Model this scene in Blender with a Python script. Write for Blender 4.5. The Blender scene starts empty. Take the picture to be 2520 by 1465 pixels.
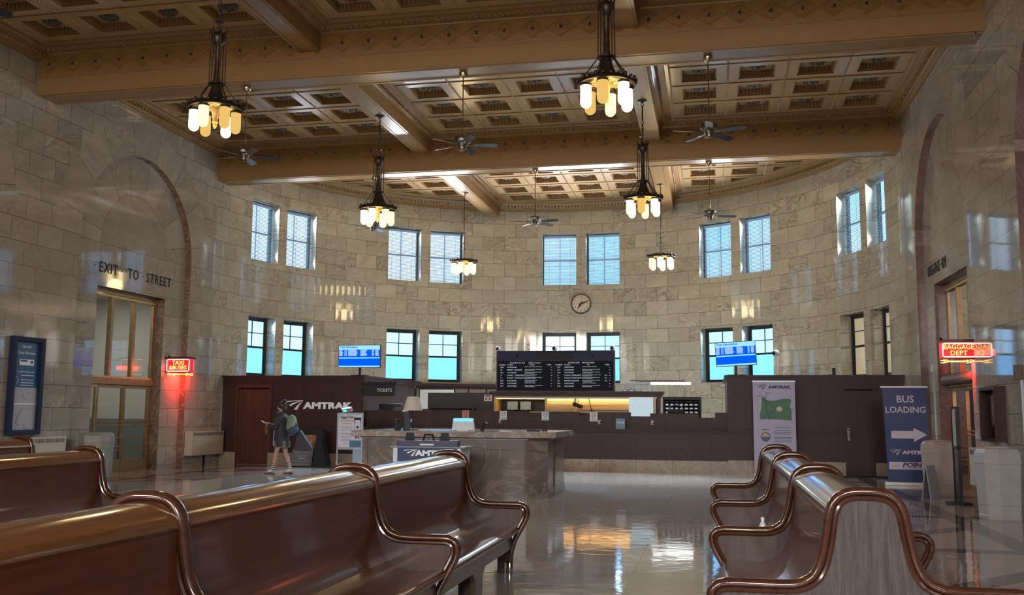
import bpy, bmesh, math, random
from mathutils import Vector, Matrix, Euler
from mathutils.geometry import tessellate_polygon
random.seed(7)
PI = math.pi
SC = bpy.context.scene
COL = SC.collection
# ---------------------------------------------------------------- camera
YAW, PITCH, ROLL, FPX = .2060, .1193, -.0072, 2359.63
cam_d = bpy.data.cameras.new('camera')
cam_d.sensor_width = 36; cam_d.lens = 36 * FPX / 2520; cam_d.clip_end = 300; cam_d.clip_start = .05
cam = bpy.data.objects.new('camera', cam_d); COL.objects.link(cam); SC.camera = cam
cy, sy, cp, sp, cr, sr = math.cos(YAW), math.sin(YAW), math.cos(PITCH), math.sin(PITCH), math.cos(ROLL), math.sin(ROLL)
xh = Vector((cy, sy, 0)); fh = Vector((-sy * cp, cy * cp, sp)); uh = Vector((sy * sp, -cy * sp, cp))
eX = cr * xh - sr * uh; eU = sr * xh + cr * uh
m = Matrix((eX, eU, -fh)).transposed().to_4x4(); m.translation = Vector((0, 0, 1.5))
cam.matrix_world = m
# ---------------------------------------------------------------- render look
SC.view_settings.view_transform = 'Standard'; SC.view_settings.look = 'None'
SC.view_settings.gamma = 1; SC.view_settings.use_curve_mapping = False
SC.view_settings.exposure = 0.27
SC.cycles.max_bounces = 5; SC.cycles.diffuse_bounces = 3; SC.cycles.glossy_bounces = 3
SC.cycles.transmission_bounces = 4; SC.cycles.transparent_max_bounces = 8
SC.cycles.caustics_reflective = False; SC.cycles.caustics_refractive = False
SC.cycles.use_adaptive_sampling = True; SC.cycles.adaptive_threshold = .07; SC.cycles.adaptive_min_samples = 16; SC.cycles.sample_clamp_indirect = 6; SC.cycles.blur_glossy = .1
# ---------------------------------------------------------------- room numbers (metres, floor = 0)
XL, XR, XC = -13.70, 4.636, -4.53
YC, RA = 24.5, 9.17            # apse centre and radius
YB = -9.0                      # rear end of the hall
BAY = 7.53
BEAMS = [24.46 - k * BAY for k in range(5)]   # front faces of the cross beams
BW = .64
# ---------------------------------------------------------------- world (sky outside)
w = bpy.data.worlds.new('sky'); SC.world = w; w.use_nodes = True
nt = w.node_tree; nt.nodes.clear()
wo = nt.nodes.new('ShaderNodeOutputWorld'); bg = nt.nodes.new('ShaderNodeBackground')
tc = nt.nodes.new('ShaderNodeTexCoord'); nz = nt.nodes.new('ShaderNodeTexNoise'); nz.inputs['Scale'].default_value = 2.6
nz.inputs['Detail'].default_value = 3
rp = nt.nodes.new('ShaderNodeValToRGB')
rp.color_ramp.elements[0].position = .40; rp.color_ramp.elements[0].color = (.20, .56, 1.0, 1)
rp.color_ramp.elements[1].position = .68; rp.color_ramp.elements[1].color = (.70, .90, 1.0, 1)
nt.links.new(tc.outputs['Generated'], nz.inputs['Vector']); nt.links.new(nz.outputs['Fac'], rp.inputs['Fac'])
nt.links.new(rp.outputs['Color'], bg.inputs['Color']); bg.inputs['Strength'].default_value = 2.0
nt.links.new(bg.outputs[0], wo.inputs[0])
# ---------------------------------------------------------------- lights
def area(name, loc, direction, sx, sy_, power, color, spread=180):
    l = bpy.data.lights.new(name, 'AREA'); l.shape = 'RECTANGLE'; l.size = sx; l.size_y = sy_
    l.energy = power; l.color = color; l.spread = math.radians(spread)
    o = bpy.data.objects.new(name, l); COL.objects.link(o); o.location = loc
    o.rotation_euler = Vector(direction).to_track_quat('-Z', 'Y').to_euler()
    return o
P_UP, P_DN, P_REAR, P_LOW = 46, 130, 400, 58
PAIRS = [-70.1, -35.1, .05, 35.7, 71.3]
WINS = []
for pc in PAIRS:
    for a0, a1 in ((-8.65, -1.1), (1.1, 8.65)): WINS.append((pc + a0, pc + a1))
for a0, a1 in WINS:
    a = math.radians((a0 + a1) / 2); d = Vector((math.sin(a), math.cos(a), 0))
    for z0, z1, up in ((6.04, 7.90, 1), (2.53, 4.33, 0)):
        if not up and a > 1.0: continue      # the two lower right windows show a lit room, imitated by glowing panes
        pt, pb = Vector((XC, YC, z1 - .09)) + d * (RA + .15), Vector((XC, YC, z0 + .09)) + d * (RA + .15)
        if up:
            area('sky_light', pt, -d * math.cos(.85) + Vector((0, 0, -math.sin(.85))), 1.1, .24, P_DN, (.62, .82, 1), 80)
            area('ground_bounce_light', pb, -d * math.cos(.56) + Vector((0, 0, math.sin(.56))), 1.1, .24, P_UP, (.90, .94, 1), 78)
        else:
            area('sky_light', pt, -d * math.cos(.8) + Vector((0, 0, -math.sin(.8))), 1.1, .24, P_LOW, (.55, .8, 1), 76)
for x in (-10.6, -4.53, 1.6):       # tall windows in the end wall behind the camera
    area('rear_daylight', (x, YB + .12, 6.2), (0, 1, -.48), 3.0, 2.8, P_REAR, (1, .91, .82), 112)
# ---------------------------------------------------------------- mesh helper
class MB:
    def __init__(s): s.v = []; s.f = []; s.m = Matrix.Identity(4)
    def add(s, vs, fs):
        b = len(s.v); s.v += [s.m @ Vector(p) for p in vs]; s.f += [[i + b for i in f] for f in fs]; return s
    def at(s, loc=(0, 0, 0), rot=(0, 0, 0), sc=(1, 1, 1)):
        s.m = Matrix.Translation(loc) @ Euler(rot).to_matrix().to_4x4() @ Matrix.Diagonal((*sc, 1)); return s
    def quad(s, *p): return s.add(p, [list(range(len(p)))])
    def box(s, x0, x1, y0, y1, z0, z1, bv=0):
        if bv > 0:
            b = min(bv, (x1 - x0) / 2.01, (y1 - y0) / 2.01, (z1 - z0) / 2.01)
            bm = bmesh.new(); bmesh.ops.create_cube(bm, size=1)
            for q in bm.verts: q.co = Vector(((x0 + x1) / 2 + q.co.x * (x1 - x0), (y0 + y1) / 2 + q.co.y * (y1 - y0), (z0 + z1) / 2 + q.co.z * (z1 - z0)))
            bmesh.ops.bevel(bm, geom=bm.edges[:], offset=b, segments=2, affect='EDGES', profile=.7)
            bm.verts.index_update(); s.add([q.co for q in bm.verts], [[q.index for q in f.verts] for f in bm.faces]); bm.free(); return s
        return s.add([(x0, y0, z0), (x1, y0, z0), (x1, y1, z0), (x0, y1, z0), (x0, y0, z1), (x1, y0, z1), (x1, y1, z1), (x0, y1, z1)],
                     [[3, 2, 1, 0], [4, 5, 6, 7], [0, 1, 5, 4], [1, 2, 6, 5], [2, 3, 7, 6], [3, 0, 4, 7]])
    def prism(s, poly, a0, a1, ax='y', caps=True):
        """poly of (p,q): ax y -> (x,z), ax x -> (y,z), ax z -> (x,y)"""
        f = {'y': lambda p, a: (p[0], a, p[1]), 'x': lambda p, a: (a, p[0], p[1]), 'z': lambda p, a: (p[0], p[1], a)}[ax]
        n = len(poly); vs = [f(p, a0) for p in poly] + [f(p, a1) for p in poly]
        fs = [[i, (i + 1) % n, n + (i + 1) % n, n + i] for i in range(n)]
        if caps:
            tr = tessellate_polygon([[Vector((p[0], p[1], 0)) for p in poly]])
            fs += [list(t) for t in tr] + [[n + i for i in reversed(t)] for t in tr]
        return s.add(vs, fs)
    def strip(s, poly, a0, a1, ax='y'):
        f = {'y': lambda p, a: (p[0], a, p[1]), 'x': lambda p, a: (a, p[0], p[1]), 'z': lambda p, a: (p[0], p[1], a)}[ax]
        n = len(poly); return s.add([f(p, a0) for p in poly] + [f(p, a1) for p in poly], [[i, i + 1, n + i + 1, n + i] for i in range(n - 1)])
    def lathe(s, prof, n=24, c=(0, 0, 0), cap=True):
        vs = []; fs = []
        for r, z in prof:
            for k in range(n): a = 2 * PI * k / n; vs.append((c[0] + r * math.cos(a), c[1] + r * math.sin(a), c[2] + z))
        for i in range(len(prof) - 1):
            for k in range(n): fs.append([i * n + k, i * n + (k + 1) % n, (i + 1) * n + (k + 1) % n, (i + 1) * n + k])
        if cap: fs.append(list(range(n))[::-1]); fs.append([(len(prof) - 1) * n + k for k in range(n)])
        return s.add(vs, fs)
    def cyl(s, c, r, z0, z1, n=16): return s.lathe([(r, z0), (r, z1)], n, c)
    def ball(s, c, r, n=12, sc=(1, 1, 1)):
        h = n // 2; vs = [(c[0], c[1], c[2] - r * sc[2])]; fs = []
        for i in range(1, h):
            t = PI * i / h - PI / 2
            for k in range(n):
                a = 2 * PI * k / n; vs.append((c[0] + r * sc[0] * math.cos(t) * math.cos(a), c[1] + r * sc[1] * math.cos(t) * math.sin(a), c[2] + r * sc[2] * math.sin(t)))
        vs.append((c[0], c[1], c[2] + r * sc[2])); L = len(vs) - 1
        for k in range(n):
            fs.append([0, 1 + (k + 1) % n, 1 + k]); fs.append([L, L - n + k, L - n + (k + 1) % n])
            for i in range(h - 2): b = 1 + i * n; fs.append([b + k, b + (k + 1) % n, b + n + (k + 1) % n, b + n + k])
        return s.add(vs, fs)
    def tube(s, path, r, n=8, closed=False, r2=None, up=None):
        """r scalar or list; r2 = second half axis (along up)"""
        P = [Vector(p) for p in path]; m_ = len(P); vs = []; fs = []; prev = None
        for i, p in enumerate(P):
            a = P[(i - 1) % m_] if (closed or i > 0) else p; b = P[(i + 1) % m_] if (closed or i < m_ - 1) else p
            t = (b - a).normalized()
            if up is not None: u = Vector(up); u = (u - t * u.dot(t)).normalized()
            elif prev is None: u = t.orthogonal().normalized()
            else: u = (prev - t * prev.dot(t)).normalized()
            prev = u; w_ = t.cross(u)
            ra = r[i] if isinstance(r, (list, tuple)) else r
            rb = ra if r2 is None else r2
            for k in range(n):
                q = 2 * PI * k / n; vs.append(p + w_ * ra * math.cos(q) + u * rb * math.sin(q))
        for i in range(m_ if closed else m_ - 1):
            j = (i + 1) % m_
            for k in range(n): fs.append([i * n + k, i * n + (k + 1) % n, j * n + (k + 1) % n, j * n + k])
        if not closed: fs.append(list(range(n))[::-1]); fs.append([(m_ - 1) * n + k for k in range(n)])
        return s.add(vs, fs)
    def build(s, name, mat, parent=None, smooth=None, world=False, uvfn=None):
        me = bpy.data.meshes.new(name); me.from_pydata([tuple(p) for p in s.v], [], s.f)
        me.materials.append(mat)
        if uvfn:
            uv = me.uv_layers.new(name='UVMap')
            for lp in me.loops: uv.data[lp.index].uv = uvfn(me.vertices[lp.vertex_index].co)
        if smooth is not None:
            me.polygons.foreach_set('use_smooth', [True] * len(me.polygons)); me.set_sharp_from_angle(angle=math.radians(smooth))
        me.update(); o = bpy.data.objects.new(name, me); COL.objects.link(o)
        if parent is not None:
            o.parent = parent
            if world: o.location = -parent.location
        return o
def tag(o, label=None, cat=None, group=None, kind=None):
    for k, v_ in (('label', label), ('category', cat), ('group', group), ('kind', kind)):
        if v_: o[k] = v_
    return o
def empty(name, loc=(0, 0, 0), rz=0):
    o = bpy.data.objects.new(name, None); COL.objects.link(o); o.location = loc; o.rotation_euler = (0, 0, rz)
    o.empty_display_size = .2; return o
def kids(o): return [c for c in list(o.children)]
def copy_tree(o, parent=None):
    c = o.copy(); COL.objects.link(c); c.parent = parent
    for ch in kids(o): copy_tree(ch, c)
    return c
_tc = {}
def text(body, size, mat, parent, loc, rot=(PI / 2, 0, 0), depth=.004, name='lettering', align='CENTER', sx=1, bold=0, shear=0, spacing=1, smallcaps=False):
    c = bpy.data.curves.new('t', 'FONT'); c.body = body; c.size = size; c.extrude = depth; c.align_x = align; c.align_y = 'CENTER'
    c.offset = bold; c.shear = shear; c.space_character = spacing; c.resolution_u = 2
    t = bpy.data.objects.new('t', c); COL.objects.link(t)
    me = bpy.data.meshes.new_from_object(t.evaluated_get(bpy.context.evaluated_depsgraph_get()))
    bpy.data.objects.remove(t); bpy.data.curves.remove(c)
    me.materials.clear(); me.materials.append(mat)
    o = bpy.data.objects.new(name, me); COL.objects.link(o)
    o.parent = parent; o.location = loc; o.rotation_euler = rot; o.scale = (sx, 1, 1)
    return o
# ---------------------------------------------------------------- node maths
class S:
    def __init__(s, nt, k): s.nt = nt; s.k = k
    def _m(s, op, o=None, o2=None):
        n = s.nt.nodes.new('ShaderNodeMath'); n.operation = op
        for i, q in enumerate((s, o, o2)):
            if q is None: continue
            if isinstance(q, S): s.nt.links.new(q.k, n.inputs[i])
            else: n.inputs[i].default_value = q
        return S(s.nt, n.outputs[0])
    def __add__(s, o): return s._m('ADD', o)
    def __sub__(s, o): return s._m('SUBTRACT', o)
    def __mul__(s, o): return s._m('MULTIPLY', o)
    def __truediv__(s, o): return s._m('DIVIDE', o)
    def floor(s): return s._m('FLOOR')
    def frac(s): return s._m('FRACT')
    def lt(s, o): return s._m('LESS_THAN', o)
    def gt(s, o): return s._m('GREATER_THAN', o)
    def mn(s, o): return s._m('MINIMUM', o)
    def mx(s, o): return s._m('MAXIMUM', o)
    def ab(s): return s._m('ABSOLUTE')
    def sqrt(s): return s._m('SQRT')
    def at2(s, o): return s._m('ARCTAN2', o)
    def md(s, o): return s._m('FLOORED_MODULO', o)
    def inv(s): return S(s.nt, s.k)._m('MULTIPLY_ADD', -1.0, 1.0)
def nodes(name):
    m_ = bpy.data.materials.new(name); m_.use_nodes = True; t = m_.node_tree; t.nodes.clear()
    out = t.nodes.new('ShaderNodeOutputMaterial'); b = t.nodes.new('ShaderNodeBsdfPrincipled'); t.links.new(b.outputs[0], out.inputs[0])
    return m_, t, b, out
def ramp(t, fac, stops):
    r = t.nodes.new('ShaderNodeValToRGB'); e = r.color_ramp.elements
    while len(e) < len(stops): e.new(.5)
    for i, (p, c) in enumerate(stops): e[i].position = p; e[i].color = (*c, 1)
    t.links.new(fac.k if isinstance(fac, S) else fac, r.inputs[0]); return r.outputs[0]
def mixc(t, fac, a, b, mode='MIX'):
    n = t.nodes.new('ShaderNodeMix'); n.data_type = 'RGBA'; n.blend_type = mode
    for inp, q in ((n.inputs[0], fac), (n.inputs[6], a), (n.inputs[7], b)):
        if isinstance(q, S): q = q.k
        if isinstance(q, bpy.types.NodeSocket): t.links.new(q, inp)
        elif isinstance(q, (tuple, list)): inp.default_value = (*q[:3], 1)
        else: inp.default_value = q
    return n.outputs[2]
def noise(t, vec, scale, detail=3, dist=0, rough=.5, dim='3D'):
    n = t.nodes.new('ShaderNodeTexNoise'); n.noise_dimensions = dim; n.inputs['Scale'].default_value = scale; n.inputs['Detail'].default_value = detail
    n.inputs['Distortion'].default_value = dist; n.inputs['Roughness'].default_value = rough
    if vec is not None: t.links.new(vec, n.inputs['Vector'])
    return n
def comb(t, x, y, z):
    n = t.nodes.new('ShaderNodeCombineXYZ')
    for i, q in enumerate((x, y, z)):
        if isinstance(q, S): t.links.new(q.k, n.inputs[i])
        else: n.inputs[i].default_value = q
    return n.outputs[0]
def sep(t, v_):
    n = t.nodes.new('ShaderNodeSeparateXYZ'); t.links.new(v_, n.inputs[0]); return [S(t, o) for o in n.outputs]
def bump(t, b, h, strength=.2, dist=.01):
    n = t.nodes.new('ShaderNodeBump'); n.inputs['Strength'].default_value = strength; n.inputs['Distance'].default_value = dist
    t.links.new(h.k if isinstance(h, S) else h, n.inputs['Height']); t.links.new(n.outputs[0], b.inputs['Normal'])
def plain(name, col, rough=.5, metal=0, spec=.5, var=0, emit=None, es=0, coat=0):
    m_, t, b, out = nodes(name)
    b.inputs['Base Color'].default_value = (*col, 1); b.inputs['Roughness'].default_value = rough; b.inputs['Metallic'].default_value = metal
    b.inputs['Specular IOR Level'].default_value = spec; b.inputs['Coat Weight'].default_value = coat; b.inputs['Coat Roughness'].default_value = .06
    if var:
        tcn = t.nodes.new('ShaderNodeTexCoord'); n = noise(t, tcn.outputs['Object'], 9, 4)
        t.links.new(mixc(t, ramp(t, n.outputs['Fac'], [(.3, (0, 0, 0)), (.7, (1, 1, 1))]), tuple(c * (1 - var) for c in col), tuple(min(1, c * (1 + var)) for c in col)), b.inputs['Base Color'])
    if emit: b.inputs['Emission Color'].default_value = (*emit, 1); b.inputs['Emission Strength'].default_value = es
    return m_
def marble_wall(name, c1, c2, vein, arches=(), rough=.1, va=.62, rowh=.4786, z0=.096, colw=.784, joint=.0055):
    m_, t, b, out = nodes(name)
    uvn = t.nodes.new('ShaderNodeUVMap'); u, v_, _ = sep(t, uvn.outputs[0])
    row = ((v_ - z0) / rowh).floor(); fv = ((v_ - z0) / rowh).frac()
    uu = u / colw + row.md(2.0) * .5; col = uu.floor(); fu = uu.frac()
    d = (fu.mn(fu.inv()) * colw).mn(fv.mn(fv.inv()) * rowh)
    cid, rid = col, row
    for c in arches:
        dx = u - c; dz = v_ - 5.38; r = (dx * dx + dz * dz).sqrt(); th = dz.at2(dx) * (8 / PI)
        isv = r.lt(3.15) * dz.gt(0.0)
        ft = (th + .5).frac(); da = ft.mn(ft.inv()) * r * (PI / 8)
        dr = (r - 1.36).ab()
        dv = (da + r.lt(1.36) * 9.0).mn(dr)
        d = isv * dv + isv.inv() * d
        cid = isv * ((th + .5).floor() + 40.0) * r.gt(1.36) + isv.inv() * cid; rid = isv * (r.gt(1.36) + 50.0) + isv.inv() * rid
    jm = d.lt(joint)
    wn = t.nodes.new('ShaderNodeTexWhiteNoise'); wn.noise_dimensions = '2D'; t.links.new(comb(t, cid, rid, 0), wn.inputs['Vector'])
    rx, ry, rz = sep(t, wn.outputs['Color'])
    geo = t.nodes.new('ShaderNodeNewGeometry')
    vr = t.nodes.new('ShaderNodeVectorRotate'); vr.rotation_type = 'Z_AXIS'
    t.links.new(comb(t, u + rx * 37, v_ + ry * 23, rz * 11), vr.inputs['Vector']); t.links.new((rx * 1.5 - .95).k, vr.inputs['Angle'])
    mp = t.nodes.new('ShaderNodeMapping'); mp.inputs['Scale'].default_value = (1.1, 3.2, 1); t.links.new(vr.outputs[0], mp.inputs[0])
    n1 = noise(t, mp.outputs[0], 1.25, 7, 1.9, .6); n2 = noise(t, mp.outputs[0], 1.1, 3, .6); n3 = noise(t, mp.outputs[0], 9, 4, .3)
    vn = (S(t, n1.outputs['Fac']) - .5).ab()
    vf = ramp(t, vn, [(.0, (1, 1, 1)), (.04, (.45, .45, .45)), (.12, (0, 0, 0))])
    vamt = S(t, vf) * (rz * 1.1) * S(t, ramp(t, n2.outputs['Fac'], [(.36, (0, 0, 0)), (.56, (1, 1, 1))]))
    base = mixc(t, ry, c1, c2)
    base = mixc(t, S(t, ramp(t, n3.outputs['Fac'], [(.35, (0, 0, 0)), (.75, (1, 1, 1))])) * .35, base, tuple(min(1, q * 1.25) for q in c1))
    base = mixc(t, S(t, ramp(t, n2.outputs['Fac'], [(.35, (1, 1, 1)), (.6, (0, 0, 0))])) * .45, base, tuple(q * .72 for q in c2))
    base = mixc(t, vamt * va, base, vein)
    base = mixc(t, jm * .8, base, (.05, .04, .03))
    t.links.new(base, b.inputs['Base Color']); b.inputs['Roughness'].default_value = rough; b.inputs['Specular IOR Level'].default_value = .68
    bn = noise(t, mp.outputs[0], 2.2, 2)
    bump(t, b, (jm.inv() * .02) + S(t, bn.outputs['Fac']) * .05 + rx * fu * .12 + ry * fv * .10, .28, .012)
    return m_
def marble(name, c1, c2, vein, rough=.15, scale=1.6, slab=None):
    m_, t, b, out = nodes(name); tcn = t.nodes.new('ShaderNodeTexCoord'); v_ = tcn.outputs['Object']
    n1 = noise(t, v_, scale, 7, 1.8, .6); n2 = noise(t, v_, scale * .7, 4, .5)
    vf = ramp(t, (S(t, n1.outputs['Fac']) - .5).ab(), [(0, (1, 1, 1)), (.03, (.2, .2, .2)), (.07, (0, 0, 0))])
    base = mixc(t, ramp(t, n2.outputs['Fac'], [(.35, (0, 0, 0)), (.65, (1, 1, 1))]), c1, c2)
    base = mixc(t, S(t, vf) * .6, base, vein)
    if slab:
        x, y, z = sep(t, v_); f = (x / slab[0] + slab[1]).frac(); jm = (f.mn(f.inv()) * slab[0]).lt(.006)
        base = mixc(t, jm * .8, base, (.03, .025, .02))
    t.links.new(base, b.inputs['Base Color']); b.inputs['Roughness'].default_value = rough
    return m_
def wood(name, c1, c2, axis='x', rough=.25, coat=.6, scale=1, bumpy=0, spec=.5):
    m_, t, b, out = nodes(name); tcn = t.nodes.new('ShaderNodeTexCoord')
    mp = t.nodes.new('ShaderNodeMapping'); s_ = {'x': (.35, 5, 5), 'y': (5, .35, 5), 'z': (5, 5, .35)}[axis]
    mp.inputs['Scale'].default_value = tuple(q * scale for q in s_); t.links.new(tcn.outputs['Object'], mp.inputs[0])
    n1 = noise(t, mp.outputs[0], 2.2, 5, .8, .6); n2 = noise(t, mp.outputs[0], 14, 3, .2)
    f = S(t, n1.outputs['Fac']) * .75 + S(t, n2.outputs['Fac']) * .25
    t.links.new(ramp(t, f, [(.36, c1), (.66, c2)]), b.inputs['Base Color'])
    b.inputs['Roughness'].default_value = rough; b.inputs['Coat Weight'].default_value = coat; b.inputs['Coat Roughness'].default_value = .08; b.inputs['Specular IOR Level'].default_value = spec
    if bumpy: bump(t, b, f, bumpy, .004)
    return m_
def glow(name, col, strength):
    m_, t, b, out = nodes(name); t.nodes.remove(b); e = t.nodes.new('ShaderNodeEmission'); e.inputs[0].default_value = (*col, 1); e.inputs[1].default_value = strength
    t.links.new(e.outputs[0], out.inputs[0]); return m_
def clear(name, col=(1, 1, 1), haze=0, hazecol=(1, 1, 1), refl=.08):
    """thin pane: see-through with a gloss, optionally frosted"""
    m_, t, b, out = nodes(name); t.nodes.remove(b)
    tr = t.nodes.new('ShaderNodeBsdfTransparent'); tr.inputs[0].default_value = (*col, 1)
    gl = t.nodes.new('ShaderNodeBsdfGlossy'); gl.inputs['Roughness'].default_value = .03
    fr = t.nodes.new('ShaderNodeFresnel'); fr.inputs[0].default_value = 1.45
    base = tr.outputs[0]
    if haze:
        tl = t.nodes.new('ShaderNodeBsdfTranslucent'); tl.inputs[0].default_value = (*hazecol, 1); mx = t.nodes.new('ShaderNodeMixShader'); mx.inputs[0].default_value = haze
        t.links.new(base, mx.inputs[1]); t.links.new(tl.outputs[0], mx.inputs[2]); base = mx.outputs[0]
    m2 = t.nodes.new('ShaderNodeMixShader'); t.links.new(fr.outputs[0], m2.inputs[0]); t.links.new(base, m2.inputs[1]); t.links.new(gl.outputs[0], m2.inputs[2])
    t.links.new(m2.outputs[0], out.inputs[0]); return m_
M = {}
ARCHES = [20.94 - k * BAY for k in range(4)]
c1, c2, vn_ = (.47, .41, .32), (.37, .32, .25), (.16, .11, .075)
M['marble_side'] = marble_wall('marble_side', (.43, .385, .325), (.33, .295, .25), vn_, ARCHES, .045, .5)
M['marble_apse'] = marble_wall('marble_apse', (.53, .495, .39), (.43, .40, .315), vn_, (), .05, .75)
M['marble_plain'] = marble_wall('marble_plain', (.45, .39, .31), (.36, .31, .25), vn_, (), .1)
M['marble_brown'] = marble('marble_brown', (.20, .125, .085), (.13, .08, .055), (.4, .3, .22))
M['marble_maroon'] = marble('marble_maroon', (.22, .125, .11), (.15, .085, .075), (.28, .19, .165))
M['marble_desk'] = marble('marble_desk', (.19, .155, .14), (.12, .098, .09), (.30, .25, .22), .2, .8, (1.45, .22))
M['marble_plinth'] = marble('marble_plinth', (.36, .29, .22), (.27, .215, .165), (.14, .1, .08), .3, 2.2, (.93, .1))
M['plaster'] = plain('ceiling_paint', (.29, .165, .062), .30, spec=.55, var=.05)
M['plaster_frieze'] = plain('frieze_paint', (.28, .142, .040), .45, var=.12)
M['plaster_panel'] = plain('panel_paint', (.45, .30, .155), .20, spec=.7, var=.05)
M['bronze'] = plain('aged_bronze', (.07, .052, .035), .42, .75, var=.3)
M['rosette'] = plain('rosette_bronze', (.10, .08, .055), .5, .15, var=.4)
M['brass'] = plain('brass', (.30, .20, .10), .38, .6, var=.15)
M['gilt'] = plain('gilt', (.50, .36, .15), .4, .5, var=.2)
M['wood_bench'] = wood('bench_wood', (.082, .023, .015), (.140, .045, .027), 'y', .28, .38, 1.5)
M['wood_rail'] = wood('rail_wood', (.045, .015, .008), (.080, .028, .014), 'y', .18, .75)
M['wood_cap'] = wood('cap_wood', (.13, .052, .018), (.22, .092, .028), 'y', .20, .85)
M['wood_panel'] = wood('end_panel_wood', (.034, .027, .026), (.10, .084, .080), 'z', .5, .1, 4.5, .3, .35)
M['wood_mid'] = wood('divider_wood', (.036, .020, .017), (.066, .038, .032), 'z', .45, .15, 3, 0, .35)
M['wood_apron'] = wood('apron_wood', (.09, .055, .042), (.15, .10, .078), 'y', .3, .5)
M['wood_booth'] = wood('booth_wood', (.030, .012, .012), (.052, .021, .018), 'z', .45, .0, spec=.22)
M['wood_booth_r'] = wood('booth_wood_grey', (.027, .012, .013), (.046, .021, .022), 'z', .45, .0, spec=.25)
M['wood_door'] = wood('booth_door_wood', (.055, .015, .010), (.095, .027, .015), 'z', .4, .0, spec=.3)
M['wood_gold'] = wood('slatted_oak', (.42, .27, .10), (.62, .42, .18), 'x', .4, .2)
M['black'] = plain('black', (.010, .011, .014), .5, spec=.25)
M['board_black'] = plain('board_black', (.006, .008, .016), .6, spec=.12)
M['black_matt'] = plain('black_matt', (.02, .02, .024), .7)
M['iron'] = plain('dark_window_iron', (.022, .018, .016), .4)
M['navy'] = plain('navy', (.012, .028, .10), .45)
M['navy_frame'] = plain('navy_frame', (.012, .020, .050), .5, spec=.2)
M['white'] = plain('white', (.78, .78, .78), .45)
M['off'] = plain('off_white', (.62, .60, .56), .55)
M['beige'] = plain('beige_enamel', (.50, .42, .32), .45, var=.05)
M['stonegrey'] = plain('bin_grey', (.34, .32, .30), .55, var=.12)
M['grey'] = plain('grey_metal', (.33, .36, .40), .35, .6)
M['chrome'] = plain('chrome', (.6, .58, .55), .15, 1)
M['blade'] = plain('fan_blade', (.022, .022, .038), .22, .0, .6, coat=.7)

# ================================================================ special materials
def slat_mat():
    m_, t, b, out = nodes('blind_slat'); t.nodes.remove(b)
    d = t.nodes.new('ShaderNodeBsdfDiffuse'); d.inputs[0].default_value = (.66, .68, .70, 1)
    tl = t.nodes.new('ShaderNodeBsdfTranslucent'); tl.inputs[0].default_value = (.50, .58, .68, 1)
    mx = t.nodes.new('ShaderNodeMixShader'); mx.inputs[0].default_value = .5
    t.links.new(d.outputs[0], mx.inputs[1]); t.links.new(tl.outputs[0], mx.inputs[2]); t.links.new(mx.outputs[0], out.inputs[0]); return m_
M['slat'] = slat_mat()
M['pane'] = clear('window_glass')
def frosted():
    m_ = clear('frosted_wired_glass', (.62, .70, .78), .82, (.75, .85, .95)); t = m_.node_tree
    tr = [n for n in t.nodes if n.type == 'BSDF_TRANSPARENT'][0]; tcn = t.nodes.new('ShaderNodeTexCoord')
    x, y, z = sep(t, tcn.outputs['Object']); a = ((x + z) * 22).frac(); b2 = ((x - z) * 22).frac()
    ln = (a.mn(a.inv())).mn(b2.mn(b2.inv())).lt(.09); n = noise(t, tcn.outputs['Object'], 1.3, 2)
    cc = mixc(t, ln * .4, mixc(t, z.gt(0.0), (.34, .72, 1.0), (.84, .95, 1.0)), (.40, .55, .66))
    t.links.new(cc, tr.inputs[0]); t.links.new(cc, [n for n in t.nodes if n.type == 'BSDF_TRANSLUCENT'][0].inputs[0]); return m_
M['frost'] = frosted()
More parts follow.
